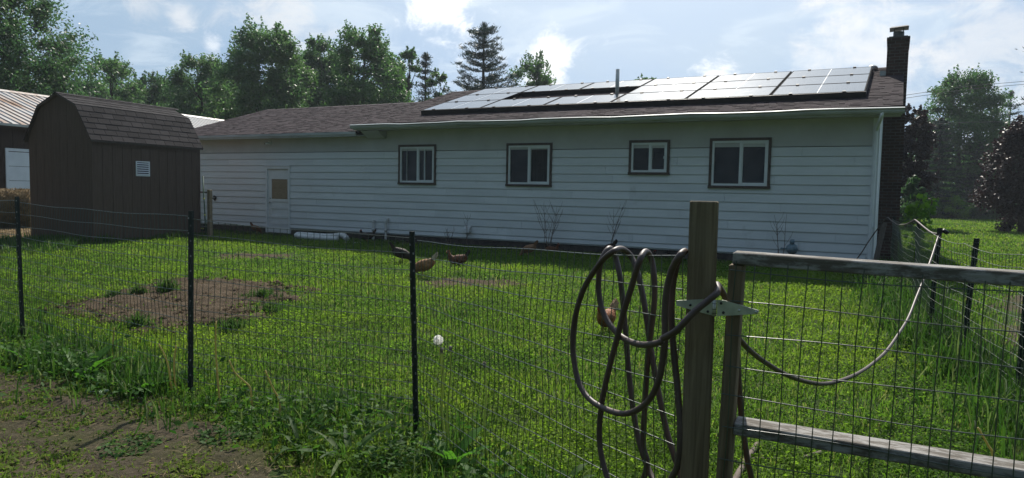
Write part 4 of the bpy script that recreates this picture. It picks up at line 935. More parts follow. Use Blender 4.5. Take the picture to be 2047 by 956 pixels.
# ---------------------------------------------------------------- hens
def hen(px, py, head, label, body, tailm, pose='stand', sc=1.0, dirt=False, z=0.0):
    sc *= .77; p = gp(px, py)
    if (p-np.array(HA))@huy > -.32: p = hw(tohouse(px, py, -.32)[0], -.32)
    o = thing('hen', label, 'hen', (p[0], p[1], z), head, 'hens loose in the yard'); o.scale = (sc, sc, sc)
    if pose == 'peck': sp = [(-.20, .345, .030, .05), (-.15, .31, .065, .085), (-.07, .265, .092, .110), (.03, .235, .098, .112), (.11, .20, .082, .09), (.165, .155, .052, .060), (.20, .105, .036, .040), (.222, .065, .030, .031), (.236, .035, .026, .026), (.243, .016, .012, .012)]; hd = 8
    elif pose == 'sit': sp = [(-.24, .24, .03, .05), (-.16, .19, .075, .095), (-.06, .15, .105, .125), (.05, .14, .105, .12), (.13, .165, .08, .095), (.175, .22, .052, .06), (.20, .275, .036, .04), (.215, .315, .030, .031), (.235, .335, .026, .026), (.255, .335, .012, .012)]; hd = 8
    else: sp = [(-.22, .335, .030, .05), (-.16, .30, .066, .085), (-.08, .26, .094, .112), (.02, .245, .100, .118), (.10, .265, .085, .10), (.155, .315, .055, .066), (.185, .365, .036, .042), (.20, .405, .030, .031), (.22, .425, .026, .026), (.242, .425, .012, .012)]; hd = 8
    b = MB(); m_ = []
    P = spline([(x, 0, z_) for x, z_, _, _ in sp], 3); Wd = np.interp(np.linspace(0, len(sp)-1, len(P)), range(len(sp)), [s[2] for s in sp]); Hd = np.interp(np.linspace(0, len(sp)-1, len(P)), range(len(sp)), [s[3] for s in sp])
    rings = []
    for i, c in enumerate(P):
        t = np.array(P[min(i+1, len(P)-1)])-np.array(P[max(i-1, 0)]); t /= np.linalg.norm(t)+1e-9
        up = np.array([-t[2], 0, t[0]]); 
        rings.append([tuple(c+np.array([0, 1, 0])*Wd[i]*math.cos(a)+up*Hd[i]*math.sin(a)*(1.0 if math.sin(a) > 0 else 1.05)) for a in np.linspace(0, 2*math.pi, 15)[:-1]])
    b.loft(rings, True, True); bo = b.build('body', body, o)
    b = MB(); r = random.Random(int(px)); x0, z0 = sp[0][0], sp[0][1]
    for i in range(9):
        a = (i-4)/4; lift = .15-.05*abs(a); yy = a*.035
        tip = (x0-.05+.0*abs(a)-r.uniform(0, .02), yy*1.3, z0+lift)
        root = (x0+.07, yy*.6, z0-.045)
        d1 = np.array(tip)-np.array(root); sd = np.cross(d1, (0, 1, .2)); sd /= np.linalg.norm(sd); sd *= .032
        mid = np.array(root)*.4+np.array(tip)*.6
        b.loft([[tuple(q+sd*w+np.array([0, e, 0])) for w, e in ((-1*k, -.002), (1*k, -.002), (1*k, .003), (-1*k, .003))] for q, k in ((np.array(root), .9), (mid, 1.15), (np.array(tip), .45))], True, False)
    b.build('tail', tailm, o)
    for s in (-1, 1):
        b = MB(); cx, cz = (.0, sp[3][1]+.012)
        vs = []; 
        for i in range(7):
            f = i/6; x = .11-.27*f; hh = .075*math.sin(math.pi*min(.12+f*.8, 1))**.7; zz_ = cz+.02-.02*f
            yo = float(np.interp(x, [-.22, -.16, -.08, .02, .10, .15], [.04, .068, .096, .103, .088, .06]))*s
            vs.append([(x, yo*.70, zz_+hh*.8), (x, yo*1.05, zz_+hh*.2), (x, yo*1.06, zz_-hh*.35), (x, yo*.82, zz_-hh*.75)])
        b.loft(vs, False, True, False); b.build('wing', body, o)
        if pose != 'sit':
            b = MB(); y = .045*s; xk = -.01 if pose == 'stand' else .0
            b.tube([(xk, y, .185), (xk+.015, y, .10), (xk, y, .012)], [.026, .010, .0085], 7)
            for a in (-.5, 0, .5): b.tube([(xk, y, .012), (xk+.055*math.cos(a), y+.055*math.sin(a), .005)], [.007, .004], 5)
            b.tube([(xk, y, .012), (xk-.03, y, .006)], [.006, .003], 5); b.build('leg', 'shank', o)
    hx, hz = sp[hd][0], sp[hd][1]; b = MB(); fwd = np.array([sp[9][0]-sp[7][0], 0, sp[9][1]-sp[7][1]]); fwd /= np.linalg.norm(fwd); up = np.array([-fwd[2], 0, fwd[0]]); hp = np.array([hx, 0, hz])
    q = [hp+fwd*x+up*y for x, y in ((-.03, .018), (-.036, .045), (-.022, .036), (-.014, .056), (-.004, .04), (.006, .052), (.012, .034), (.020, .036), (.022, .016))]
    b.loft([[tuple(v+np.array([0, s, 0])) for v in q] for s in (-.004, .004)], True, False); b.build('comb', 'comb', o)
    b = MB()
    for s in (-1, 1): b.ball(tuple(hp+fwd*.012-up*.034+np.array([0, .009*s, 0])), (.010, .005, .018), 7, 5)
    b.build('wattle', 'comb', o)
    b = MB(); b.tube([tuple(hp+fwd*.015), tuple(hp+fwd*.05-up*.006)], [.011, .002], 7); b.build('beak', 'beak', o)
    b = MB()
    for s in (-1, 1): b.ball(tuple(hp+fwd*.004+up*.006+np.array([0, .023*s, 0])), .0045, 6, 4)
    b.build('eye', 'eye', o)
hen(803, 528, R(10), 'dark brown hen standing in house shade left of the golden hen', 'feathers_dark', 'feathers_dark', 'peck', 1.15)
hen(846, 556, R(188), 'golden hen with cream tail partly hidden by the middle fence post', 'feathers_gold', 'feathers_cream', 'peck', 1.15)
hen(914, 531, R(180), 'russet brown hen sitting in lawn right of the golden hen', 'feathers_brown', 'feathers_dark', 'sit', 1.05)
hen(1056, 515, R(160), 'tan hen with raised tail pecking before the leafless shrubs', 'feathers_tan', 'feathers_tan', 'peck', 1.05)
hen(734, 487, R(185), 'dark hen by the foundation at the white standpipes', 'feathers_dark', 'feathers_dark', 'stand', 1.05)
hen(513, 469, R(-8), 'reddish hen pecking beside the white back door', 'feathers_brown', 'feathers_brown', 'peck', 1.0)
hen(1211, 672, R(236), 'red hen nearest the fence seen behind the hose loops', 'feathers_red', 'feathers_buff', 'stand', 1.0)
hen(1216, 512, R(200), 'blackish hen with upright tail behind the hose tops', 'feathers_dark', 'feathers_dark', 'peck', 1.05)
hen(1322, 512, R(175), 'dark hen lying low at the foundation left of the gate post', 'feathers_dark', 'feathers_dark', 'sit', .85, z=-.03)
hen(1104, 506, R(20), 'dark brown hen lying under the widest leafless shrub', 'feathers_brown', 'feathers_dark', 'sit', .9, z=-.02)

# ---------------------------------------------------------------- trees
TREES_MORE = []
def unit(v): return v/(np.linalg.norm(v, axis=-1, keepdims=True)+1e-9)
def envelope(shape, f):
    f = np.clip(f, 0, 1)
    if shape == 'oval': return np.sin(np.pi*(.16+.80*f))**.75
    if shape == 'cone': return (1-f)**.8+.04
    if shape == 'vase': return (.35+.95*f)*np.where(f > .72, np.sqrt(np.clip(1-((f-.72)/.30)**2, 0, 1)), 1.0)
    if shape == 'broad': return np.where(f < .3, .82+.6*f, np.cos((f-.3)/.7*np.pi/2)**.7)
    if shape == 'spade': return (1-f)**.5*.96+.05
    return np.where(f < .75, .8+.2*f, np.sqrt(np.clip(1-((f-.75)/.26)**2, 0, 1)))
def leaves_at(r, cen, sz, out, flat=.6):
    n = len(cen); nr = unit(r.normal(0, 1, (n, 3))+out*.5+np.array([0, 0, flat])); t = unit(np.cross(nr, r.normal(0, 1, (n, 3)))); w = np.cross(nr, t)
    s = sz*r.uniform(.65, 1.25, (n, 1)); return t*s, w*s*.52
def make_tree(name, label, px, Y, top, hw_px, mat, shape='oval', cb=.16, n=22000, leaf=.105, seed=1, group=None, dens=90, sprig=70, cat='tree', trunk_r=None, ycrush=1.0, up=0.0):
    r = np.random.default_rng(seed); p = gp(px, 400+500) if False else dp(px, 400, Y); H = float(dp(px, top, Y)[2]); Rm = hw_px/FPX*Y
    n = int(n*1.75); Rm *= 1.24
    o = thing(name, label, cat, (p[0], Y, 0), float(r.uniform(0, 6)), group)
    z0 = H*cb; Hc = H-z0
    nc = dens; f = r.beta(1.25, 1.15, nc)*.94; a = r.uniform(0, 2*np.pi, nc); rad = Rm*envelope(shape, f)*np.sqrt(r.uniform(.12, 1, nc))*.86*r.uniform(.75, 1.12, nc)
    cc = np.stack([rad*np.cos(a), rad*np.sin(a)*ycrush, z0+Hc*f], 1)
    cs = Rm*(.30 if dens < 200 else .21)*r.uniform(.6, 1.25, nc)*(.65+.35*envelope(shape, f))
    k = r.integers(0, nc, n); dv = unit(r.normal(0, 1, (n, 3))); rr_ = np.minimum(np.abs(r.normal(0, .62, (n, 1)))**.8, r.uniform(.9, 1.25, (n, 1)))
    cen = cc[k]+dv*rr_*cs[k][:, None]*np.array([1.0, 1.0, .72])+np.array([0, 0, .0])
    ax, bx = leaves_at(r, cen, leaf, dv)
    cs_, as_, bs_ = [cen], [ax], [bx]
    ns = sprig
    if ns:
        f = np.concatenate([r.uniform(.25, 1.0, ns*2//3), r.uniform(.86, 1.0, ns-ns*2//3)]); a = r.uniform(0, 2*np.pi, ns); rad = Rm*envelope(shape, f)*.92
        st = np.stack([rad*np.cos(a), rad*np.sin(a)*ycrush, z0+Hc*f*.95], 1)
        d = unit(np.stack([np.cos(a)*(1-f*.6), np.sin(a)*(1-f*.6), .45+f+up+r.normal(0, .25, ns)], 1)); l = r.uniform(.07, .17, ns)*Rm*1.5
        m_ = 26; t = r.uniform(-.35, 1, (ns, m_)); c2 = (st[:, None]+d[:, None]*l[:, None, None]*t[:, :, None]+r.normal(0, .05, (ns, m_, 3))*Rm*.6*(1.1-t[:, :, None])).reshape(-1, 3)
        ax, bx = leaves_at(r, c2, leaf*.95, np.repeat(d, m_, 0)); cs_.append(c2); as_.append(ax); bs_.append(bx)
    cr = quads('crown', np.concatenate(cs_), np.concatenate(as_), np.concatenate(bs_), mat, o)
    b = MB(); tr = trunk_r or (.018*H+.04); q = random.Random(seed)
    top_ = np.array([q.uniform(-.1, .1)*Rm, q.uniform(-.1, .1)*Rm, z0+Hc*.8]); ax_ = [np.array([0, 0, -.1])]+[top_*g+np.array([q.uniform(-.03, .03)*H*.3, q.uniform(-.03, .03)*H*.3, 0]) for g in (.2, .4, .6, .8, 1)]
    b.tube(ax_, [tr*1.25, tr, tr*.8, tr*.6, tr*.4, tr*.15], 7)
    for i in r.choice(nc, min(22, nc), replace=False):
        c = cc[i]; g = max(.12, min(.85, (c[2]-.35*np.hypot(c[0], c[1]))/(top_[2]))); s = np.array([np.interp(g, (0, .2, .4, .6, .8, 1), [v[j] for v in ax_]) for j in range(3)])
        mid = (s+c)/2+np.array([0, 0, .06*Rm]); rb = tr*.42*(1-g*.6); b.tube([s, s*.5+mid*.5, mid, mid*.4+c*.6, c], [rb, rb*.8, rb*.6, rb*.4, rb*.15], 5)
    b.build('trunk', 'bark', o)
    return o
def make_conifer(name, label, px, Y, top, hw_px, mat, seed=1, whorls=15, per=6, droop=-.1, curl=.25, n_tuft=30, needle=.13, cb=.08, group=None, gap=0.0, wid=.018, pw=.8):
    r = np.random.default_rng(seed); p = dp(px, 400, Y); H = float(dp(px, top, Y)[2]); Rm = hw_px/FPX*Y
    o = thing(name, label, 'tree', (p[0], Y, 0), 0.0, group); b = MB(); tr = .014*H+.03
    b.tube([(0, 0, -.1), (.02*H*.2, 0, H*.35), (0, .02, H*.7), (0, 0, H*.99)], [tr*1.2, tr*.85, tr*.5, .02], 7)
    cen, ax, bx = [], [], []
    for w in range(whorls):
        f = cb+(1-cb)*(w+.3)/(whorls+.2); z = H*f
        for k in range(per):
            if r.uniform() < gap: continue
            a = 2*np.pi*(k+r.uniform(-.35, .35))/per+w*1.3; l = Rm*((1-f)/(1-cb))**pw*r.uniform(.72, 1.12)+.12
            zz_ = z+r.uniform(-.15, .15)*H/whorls*1.6
            d = np.array([np.cos(a), np.sin(a), 0]); t = np.array([0, .3, .6, .85, 1.0]); pts = [np.array([0, 0, zz_])+d*l*u+np.array([0, 0, droop*l*u+curl*l*u*u]) for u in t]
            b.tube(pts, [tr*.30*(1-f)+.015, tr*.22*(1-f)+.012, .014, .01, .006], 4, False)
            m_ = max(3, int(l/.30)); 
            for u in np.linspace(.22, 1.02, m_):
                c = np.array([0, 0, zz_])+d*l*u+np.array([0, 0, droop*l*u+curl*l*u*u]); side = np.array([-d[1], d[0], 0])
                sp = (.10+.22*l*.35*(1.15-abs(u-.55)))
                q = c+side*r.normal(0, sp, (n_tuft, 1))+np.array([0, 0, 1])*np.abs(r.normal(.04, .09, (n_tuft, 1)))+d*r.normal(0, .16, (n_tuft, 1))
                dirn = unit(d*.7+side*r.normal(0, .7, (n_tuft, 1))+np.array([0, 0, 1])*r.normal(.45, .5, (n_tuft, 1)))
                cen.append(q); ax.append(dirn*needle*r.uniform(.6, 1.2, (n_tuft, 1))); bx.append(unit(np.cross(dirn, r.normal(0, 1, (n_tuft, 3))))*wid)
    m_ = 160; q = np.stack([r.normal(0, .10, m_), r.normal(0, .10, m_), H*(1-np.abs(r.normal(0, .035, m_)))], 1); dirn = unit(np.stack([r.normal(0, .6, m_), r.normal(0, .6, m_), np.ones(m_)], 1)); cen.append(q); ax.append(dirn*needle); bx.append(unit(np.cross(dirn, r.normal(0, 1, (m_, 3))))*wid)
    quads('crown', np.concatenate(cen), np.concatenate(ax), np.concatenate(bx), mat, o); b.build('trunk', 'bark', o); return o
TG = 'trees standing beyond the house and barn'
for i_, (px_, top_, hw_, lb_) in enumerate(((186, 150, 44, 'low tree filling the gap right of the huge maple'), (268, 150, 44, 'low tree filling the gap between the loose airy tree and the short dark tree'), (352, 142, 50, 'low tree between the short dark tree and the pale green tree'), (462, 118, 54, 'mid tree between the pale green tree and the tallest pointed one'), (590, 100, 52, 'mid tree joining the tallest pointed tree to the narrower one'), (676, 92, 48, 'mid tree joining the narrower tree to the round-topped one'), (782, 122, 40, 'mid tree at the right shoulder of the round-topped one'))):
    MORE = (lb_, px_, top_, hw_, i_)
    TREES_MORE.append(MORE)
make_tree('maple_tree', 'huge dense dark maple rising out of the frame behind the rusty barn roof', -25, 36, -95, 192, 'leaf_dark', 'broad', .08, 80000, .085, 11, TG, 260, 120)
make_tree('maple_tree', 'loose airy green tree between the huge maple and the shed ridge', 228, 50, 108, 66, 'leaf_mid', 'oval', .10, 15000, .10, 12, TG, 70, 80)
make_tree('maple_tree', 'short dark tree just right of the loose airy one above the shed', 306, 54, 138, 46, 'leaf_dark', 'oval', .10, 11000, .10, 13, TG, 60, 60)
make_tree('maple_tree', 'mid-height pale green tree above the left end of the shed and garage gap', 400, 50, 106, 78, 'leaf_mid', 'oval', .08, 24000, .10, 14, TG, 90, 110)
make_tree('maple_tree', 'tallest pointed deciduous tree above the garage roof', 528, 47, 40, 92, 'leaf_mid', 'oval', .08, 36000, .10, 15, TG, 120, 130)
make_tree('maple_tree', 'narrower tree squeezed between the two tallest trees above the garage', 640, 55, 64, 58, 'leaf_mid', 'oval', .08, 20000, .11, 16, TG, 80, 100)
make_tree('maple_tree', 'round-topped tall tree above the right part of the garage roof', 722, 49, 42, 84, 'leaf_maple', 'oval', .08, 36000, .10, 17, TG, 120, 130)
for lb_, px_, top_, hw_, i_ in TREES_MORE: make_tree('maple_tree', lb_, px_, 56+i_ % 3, top_, hw_*1.2, ('leaf_mid', 'leaf_maple', 'leaf_dark')[i_ % 3], 'oval', .05, 24000, .10, 200+i_, TG, 70, 70)
make_tree('poplar_tree', 'sparse slim tree with see-through crown right of the round-topped tree', 812, 53, 82, 40, 'leaf_mid', 'oval', .06, 11000, .10, 18, TG, 48, 50)
make_conifer('spruce_tree', 'slim spire-shaped tree between the sparse slim tree and the pine', 848, 56, 106, 36, 'needle', 5, 20, 6, .15, .2, 20, .14, .08, TG, 0, .022)
make_tree('poplar_tree', 'small sparse spire left of the big pine', 874, 55, 126, 30, 'leaf_mid', 'oval', .06, 6500, .10, 20, TG, 36, 30)
make_conifer('pine_tree', 'tall blue-green pine with layered branches above the solar panels', 962, 52, 46, 104, 'needle', 9, 14, 7, -.10, .36, 46, .18, .13, TG, .05, .024, .62)
make_tree('maple_tree', 'bushy green tree just right of the big pine', 1062, 57, 97, 54, 'leaf_mid', 'oval', .10, 17000, .105, 22, TG, 64, 80)
make_tree('maple_tree', 'treetop just peeping over the solar panels behind the vent pipe', 1280, 62, 142, 40, 'leaf_mid', 'oval', .10, 9000, .11, 23, TG, 60, 60)
make_tree('copper_maple_tree', 'dark purple-leaved tree rising beside the brick chimney', 1818, 36, 204, 40, 'leaf_copper', 'oval', .06, 17000, .085, 24, TG, 70, 80)
make_tree('maple_tree', 'tall bright green tree with upright shoots right of the chimney', 1918, 58, 140, 80, 'leaf_tall', 'oval', .06, 38000, .10, 25, TG, 130, 230, up=1.6)
make_conifer('spruce_tree', 'dark low spruce beneath the tall bright green tree, nearest the chimney', 1872, 55, 236, 54, 'needle_dark', 31, 17, 7, -.18, .12, 26, .13, .04, TG, 0, .03)
make_conifer('spruce_tree', 'dark low spruce beneath the tall bright green tree, nearest the power lines', 1948, 56, 268, 56, 'needle_dark', 32, 16, 7, -.18, .12, 26, .13, .04, TG, 0, .03)
make_conifer('pine_tree', 'thin open dark pine beyond the purple tree at the right edge', 2008, 62, 182, 48, 'needle', 33, 12, 5, -.08, .2, 22, .15, .2, TG, .2, .024)
make_tree('copper_maple_tree', 'dark purple tree with branches reaching the grass at the right edge', 2046, 33, 222, 66, 'leaf_copper', 'broad', .03, 22000, .075, 27, TG, 90, 90)
make_conifer('pine_tree', 'pine whose branch tip enters the sky at the right edge', 2112, 33, -60, 92, 'needle', 34, 12, 6, -.05, .16, 26, .15, .2, TG, .1, .022)
for i, (px, top, w_, Y, mt, lb) in enumerate(((1826, 352, 24, 33, 'leaf_dark', 'green bush at the foot of the purple tree by the chimney'), (1905, 392, 34, 54, 'leaf_bright', 'pale round bush at the field edge beneath the spruces'), (1965, 400, 32, 54.5, 'leaf_mid', 'low loose bush at the field edge right of the pale round bush'), (1868, 402, 26, 54, 'leaf_mid', 'low bush at the field edge left of the pale round bush'), (2012, 412, 26, 54, 'leaf_dark', 'dark low bush at the foot of the purple tree at the right edge'))):
    make_tree('bush', lb, px, Y, top, w_, mt, 'broad', .02, 4500, .07, 60+i, 'bushes at the field edge', 40, 30, 'bush', .03)
# far wood that reads as one mass behind the single trees
def wood(name, x0, x1, Y, hfun, n, seed):
    r = np.random.default_rng(seed); px = r.uniform(x0, x1, n); f = r.uniform(0, 1, n)**.75; yy = Y+r.uniform(-5, 5, n)
    top = np.array([hfun(a) for a in px]); top = top*(.72+.34*vnoise(px, yy*0, 30, seed)+.22*vnoise(px, yy*0, 9, seed+1)); z = top*f
    X = (px-PW/2)/FPX*yy; cen = np.stack([X, yy, z], 1); ax, bx = leaves_at(r, cen, .24, np.zeros((n, 3))); o = quads(name, cen, ax, bx, 'leaf_dark'); return tag(o, kind='stuff')
wood('distant_wood', -400, 1010, 78, lambda a: 11.6 if a < 760 else (8.5 if a < 880 else 6.0), 120000, 71)
wood('distant_wood', 1700, 2500, 80, lambda a: 7.0, 32000, 72)
# sapling by the chimney
sp_ = gp(1836, 530); o = thing('sapling', 'young bright green maple sapling beside the chimney foot', 'sapling', (dp(1836, 500, 15.4)[0], 15.4, 0), 0)
r = np.random.default_rng(81); n = 330; z = np.concatenate([r.uniform(.35, 1.0, n//4), r.normal(1.22, .17, n-n//4)]); a = r.uniform(0, 6.28, n); rad = np.where(z > 1.0, .30, .26)*np.sqrt(r.uniform(.05, 1, n))
cen = np.stack([rad*np.cos(a)+.04*np.sin(z*5), rad*np.sin(a), z], 1); ax, bx = leaves_at(r, cen, .052, np.zeros((n, 3)), 1.2); quads('crown', cen, ax*1.15, bx*1.7, 'leaf_bright', o)
b = MB(); b.tube([(0, 0, -.05), (.02, 0, .5), (0, .02, .95), (.02, 0, 1.4)], [.014, .011, .008, .003], 5)
for k in range(12): a = k*2.4; z = .4+.08*k; b.tube([(.01, 0, z), (.15*math.cos(a), .15*math.sin(a), z+.12), (.26*math.cos(a), .26*math.sin(a), z+.16)], [.005, .004, .002], 4)
b.build('trunk', 'bark', o)
# damp air between here and the far trees
t = NT('haze_air'); vol = t.N('ShaderNodeVolumePrincipled', {'Color': (.80, .89, 1.0), 'Density': .0005, 'Anisotropy': .25}); t.t.links.new(vol.outputs[0], t.out.inputs['Volume']); M['haze'] = t.m
b = MB(); b.box((-130, -25, -1.0), (130, 140, 30)); tag(b.build('haze', 'haze'), kind='stuff')
# overhead cables
for (y0, y1, lb) in ((190, 163, 'uppermost overhead cable crossing the sky right of the chimney'), (196, 169, 'middle overhead cable crossing the sky right of the chimney'), (252, 244, 'lowest overhead cable passing in front of the bright green tree')):
    b = MB(); pts = [dp(1815+(2047-1815)*t, y0+(y1-y0)*t-3*math.sin(math.pi*t) if 0 <= t <= 1 else y0+(y1-y0)*t, 40) for t in np.linspace(-1.2, 2.2, 24)]; b.tube(pts, .013, 5)
    tag(b.build('overhead_cable', 'cable'), lb, 'cable', 'overhead cables')

# ---------------------------------------------------------------- grass
def inhouse(x, y, m=0.0):
    dx, dy = x-HA[0], y-HA[1]; lx = dx*hux[0]+dy*hux[1]; ly = dx*huy[0]+dy*huy[1]; return (lx > L-.3-m) & (lx < .50+m) & (ly > -.03-m) & (ly < 9.6)
def inshed(x, y):
    dx, dy = x+10.26, y-17.52; lx = dx*math.cos(SA)+dy*math.sin(SA); ly = -dx*math.sin(SA)+dy*math.cos(SA); return (lx > -.02) & (lx < SLn+.02) & (ly > -.02) & (ly < SWd+.02)
def near_line(x, y, P):
    d = np.full(len(x), 1e9)
    for a, c in zip(P, P[1:]):
        a = np.array(a[:2]); c = np.array(c[:2]); v = c-a; t = np.clip(((x-a[0])*v[0]+(y-a[1])*v[1])/(v@v), 0, 1); d = np.minimum(d, np.hypot(x-a[0]-t*v[0], y-a[1]-t*v[1]))
    return d
DIRTS = [P_DIRT, P_DIRT2, P_DIRT3, P_BED, P_BED2]
def jit(r, n, s=.12): return r.normal(0, s, n)
def sample(r, n, a, bb, ang0=-40, ang1=40, pw=.5):
    u = r.uniform(0, 1, n); d = (a**pw+u*(bb**pw-a**pw))**(1/pw); th = np.radians(r.uniform(ang0, ang1, n)); return d*np.sin(th), d*np.cos(th), d
def lawnmask(r, x, y, soilkeep=.05, pathkeep=.0):
    n = len(x); k = np.ones(n, bool)
    for P in DIRTS: k &= ~(inpoly(x+jit(r, n, .2)+(vnoise(x, y, .35, 3)-.5)*.5, y+jit(r, n, .2)+(vnoise(x, y, .35, 12)-.5)*.5, P) & (r.uniform(0, 1, n) > soilkeep))
    k &= ~(inpoly(x+jit(r, n, .05), y+jit(r, n, .05), P_PATH) & (r.uniform(0, 1, n) > pathkeep))
    k &= ~inpoly(x, y, P_STRAW); k &= ~(inpoly(x+jit(r, n), y+jit(r, n), P_EAST) & (r.uniform(0, 1, n) > .08))
    return k & ~inhouse(x, y) & ~inshed(x, y)
def blades(name, r, x, y, h, w, mat, lean=.45, z0=0.0, parent=None, head=None):
    n = len(x); a = r.uniform(0, 2*np.pi, n); ln = np.abs(r.normal(0, lean, n)); dx, dy = np.cos(a), np.sin(a); fa = a+np.pi/2+r.normal(0, .7, n); wx, wy = np.cos(fa)*w, np.sin(fa)*w
    v = np.empty((n, 5, 3), np.float32); z = z0
    v[:, 0] = np.stack([x-wx, y-wy, np.full(n, -.005)+z], 1); v[:, 1] = np.stack([x+wx, y+wy, np.full(n, -.005)+z], 1)
    mx, my, mz = x+dx*h*ln*.32, y+dy*h*ln*.32, z+h*.62
    v[:, 2] = np.stack([mx+wx*.85, my+wy*.85, mz], 1); v[:, 3] = np.stack([mx-wx*.85, my-wy*.85, mz], 1)
    v[:, 4] = np.stack([x+dx*h*ln, y+dy*h*ln, z+h*np.clip(1.02-.30*ln, .35, 1)], 1)
    base = np.arange(n)[:, None]*5; lo = np.concatenate([base+np.array([0, 1, 2, 3]), base+np.array([3, 2, 4])], 1)
    return npmesh(name, v.reshape(-1, 3), lo, np.tile([4, 3], n), mat, parent)
r = np.random.default_rng(101)
x, y, d = sample(r, 400000, 2.8, 27); k = lawnmask(r, x, y); x, y, d = x[k], y[k], d[k]
pt = vnoise(x, y, .9, 41)*.6+vnoise(x, y, .28, 42)*.4
k = r.uniform(0, 1, len(x)) < .45+.9*vnoise(x, y, .16, 43); x, y, d, pt = x[k], y[k], d[k], pt[k]; h = (.020+.055*r.uniform(0, 1, len(x))**1.3)*(.30+1.4*pt)*(1+.01*d); w = (.0020+.00034*d)*r.uniform(.7, 1.3, len(x))
tag(blades('lawn_grass', r, x, y, h, w, 'grass', .75), kind='stuff')
x, y, d = sample(r, 520000, 2.9, 22); k = lawnmask(r, x, y, .03); x, y, d = x[k], y[k], d[k]; pt = vnoise(x, y, .7, 51)*.55+vnoise(x, y, .22, 52)*.45; k = pt > r.uniform(.22, .62, len(x)); x, y, d, pt = x[k], y[k], d[k], pt[k]
n = len(x); z = .014+.085*pt*r.uniform(.2, 1.2, n); cen = np.stack([x, y, z], 1); nr = unit(np.stack([r.normal(0, .6, n), r.normal(0, .6, n), np.ones(n)], 1)); t = unit(np.cross(nr, r.normal(0, 1, (n, 3)))); s = ((.0066+.00046*d)*r.uniform(.6, 1.5, n))[:, None]
k = r.uniform(0, 1, n) < .25+1.3*vnoise(x, y, 1.3, 57); cen, t, s, nr = cen[k], t[k], s[k], nr[k]
tag(quads('lawn_clover', cen, t*s, np.cross(nr, t)*s*.8, 'clover'), kind='stuff')
x, y, d = sample(r, 110000, 12, 70, 14, 42, .35); k = lawnmask(r, x, y); x, y, d = x[k], y[k], d[k]
tag(blades('field_grass', r, x, y, (.04+.04*r.uniform(0, 1, len(x)))*(1+.01*d), (.004+.0005*d), 'grass', .8), kind='stuff')
x = np.array([]); xx = r.uniform(1780, 2300, 9000); yy = r.uniform(54.5, 60, 9000); tag(blades('field_edge_grass', r, (xx-PW/2)/FPX*yy, yy, r.uniform(.3, .95, 9000), np.full(9000, .03), 'tallgrass', .4), kind='stuff')
# unmown growth along the two fences
def along(P, n, spread, r, bias=0.0, pmin=0.0):
    P = [np.array(p[:2], float) for p in P]; ls = np.array([np.linalg.norm(c-a) for a, c in zip(P, P[1:])]); cs = np.concatenate([[0], np.cumsum(ls)]); s = r.uniform(0, cs[-1], n); i = np.clip(np.searchsorted(cs, s)-1, 0, len(ls)-1); t = ((s-cs[i])/ls[i])[:, None]
    A_ = np.array(P)[:-1][i]; B_ = np.array(P)[1:][i]; q = A_+(B_-A_)*t; dv = unit(B_-A_); nv = np.stack([-dv[:, 1], dv[:, 0]], 1); nv[nv[:, 1] > 0] *= -1
    q = q+nv*(r.normal(0, spread, n)+bias)[:, None]; return q[:, 0], q[:, 1]
FAw = [(-9.6, 10.3), (-4.55, 6.6), (-2.23, 4.92), (-.56, 4.2), (.1, 3.1), (.5, 2.5)]
x, y = along(FAw, 19000, .22, r, .10); pt = vnoise(x, y, .5, 61)*.65+vnoise(x, y, .17, 62)*.35; k = pt > r.uniform(.25, .68, len(x)); k &= ~((x > -.1) & (y < 2.6)); x, y, pt = x[k], y[k], pt[k]; d = np.hypot(x, y)
hz_ = (.05+.26*r.uniform(0, 1, len(x))**2.2)*(.40+.9*pt)*np.where(x > -.3, .75, 1)
tag(blades('fence_grass', r, x, y, hz_, .0026+.0005*d*r.uniform(.6, 1.3, len(x)), 'tallgrass', .55), kind='stuff')
x, y = along(FAw[:5], 11000, .25, r, .12); pt = vnoise(x, y, .45, 63)*.6+vnoise(x, y, .15, 64)*.4; k = pt > r.uniform(.30, .62, len(x)); x, y, pt = x[k], y[k], pt[k]; n = len(x); z = (.02+.17*r.uniform(0, 1, n)**1.3)*(.2+1.1*pt); cen = np.stack([x, y, z], 1)
nr = unit(np.stack([r.normal(0, .6, n), r.normal(0, .6, n), np.ones(n)], 1)); t = unit(np.cross(nr, r.normal(0, 1, (n, 3)))); s = (.019*r.uniform(.25, 1.8, n))[:, None]
tag(quads('fence_weeds', cen, t*s, np.cross(nr, t)*s*.6, 'weedleaf'), kind='stuff')
FBw = [(7.3, 13.9), (5.6, 10.05), (4.33, 7.4), (4.05, 6.45), (3.6, 5.1), (3.0, 3.2)]
x, y = along(FBw, 12000, .24, r, .0); pt = vnoise(x, y, .5, 71)*.65+vnoise(x, y, .17, 72)*.35; k = pt > r.uniform(.2, .6, len(x)); x, y, pt = x[k], y[k], pt[k]; d = np.hypot(x, y)
tag(blades('fence_grass', r, x, y, (.08+.40*r.uniform(0, 1, len(x))**2.2)*(.40+.9*pt), .0025+.0005*d*r.uniform(.6, 1.3, len(x)), 'tallgrass', .6), kind='stuff')
x, y = along([hw(-20, -.15), hw(-.2, -.15)], 2500, .12, r, .2); k = vnoise(x, y, .6, 75) > .45; x, y = x[k], y[k]
tag(blades('wall_grass', r, x, y, r.uniform(.03, .12, len(x)), np.full(len(x), .008), 'tallgrass', .5), kind='stuff')
bs = [np.array([-10.26, 17.52])+np.array([math.cos(SA), math.sin(SA)])*q for q in (-.05, SLn)]; cl = np.array([-10.26, 17.52])+np.array([-math.sin(SA), math.cos(SA)])*SWd
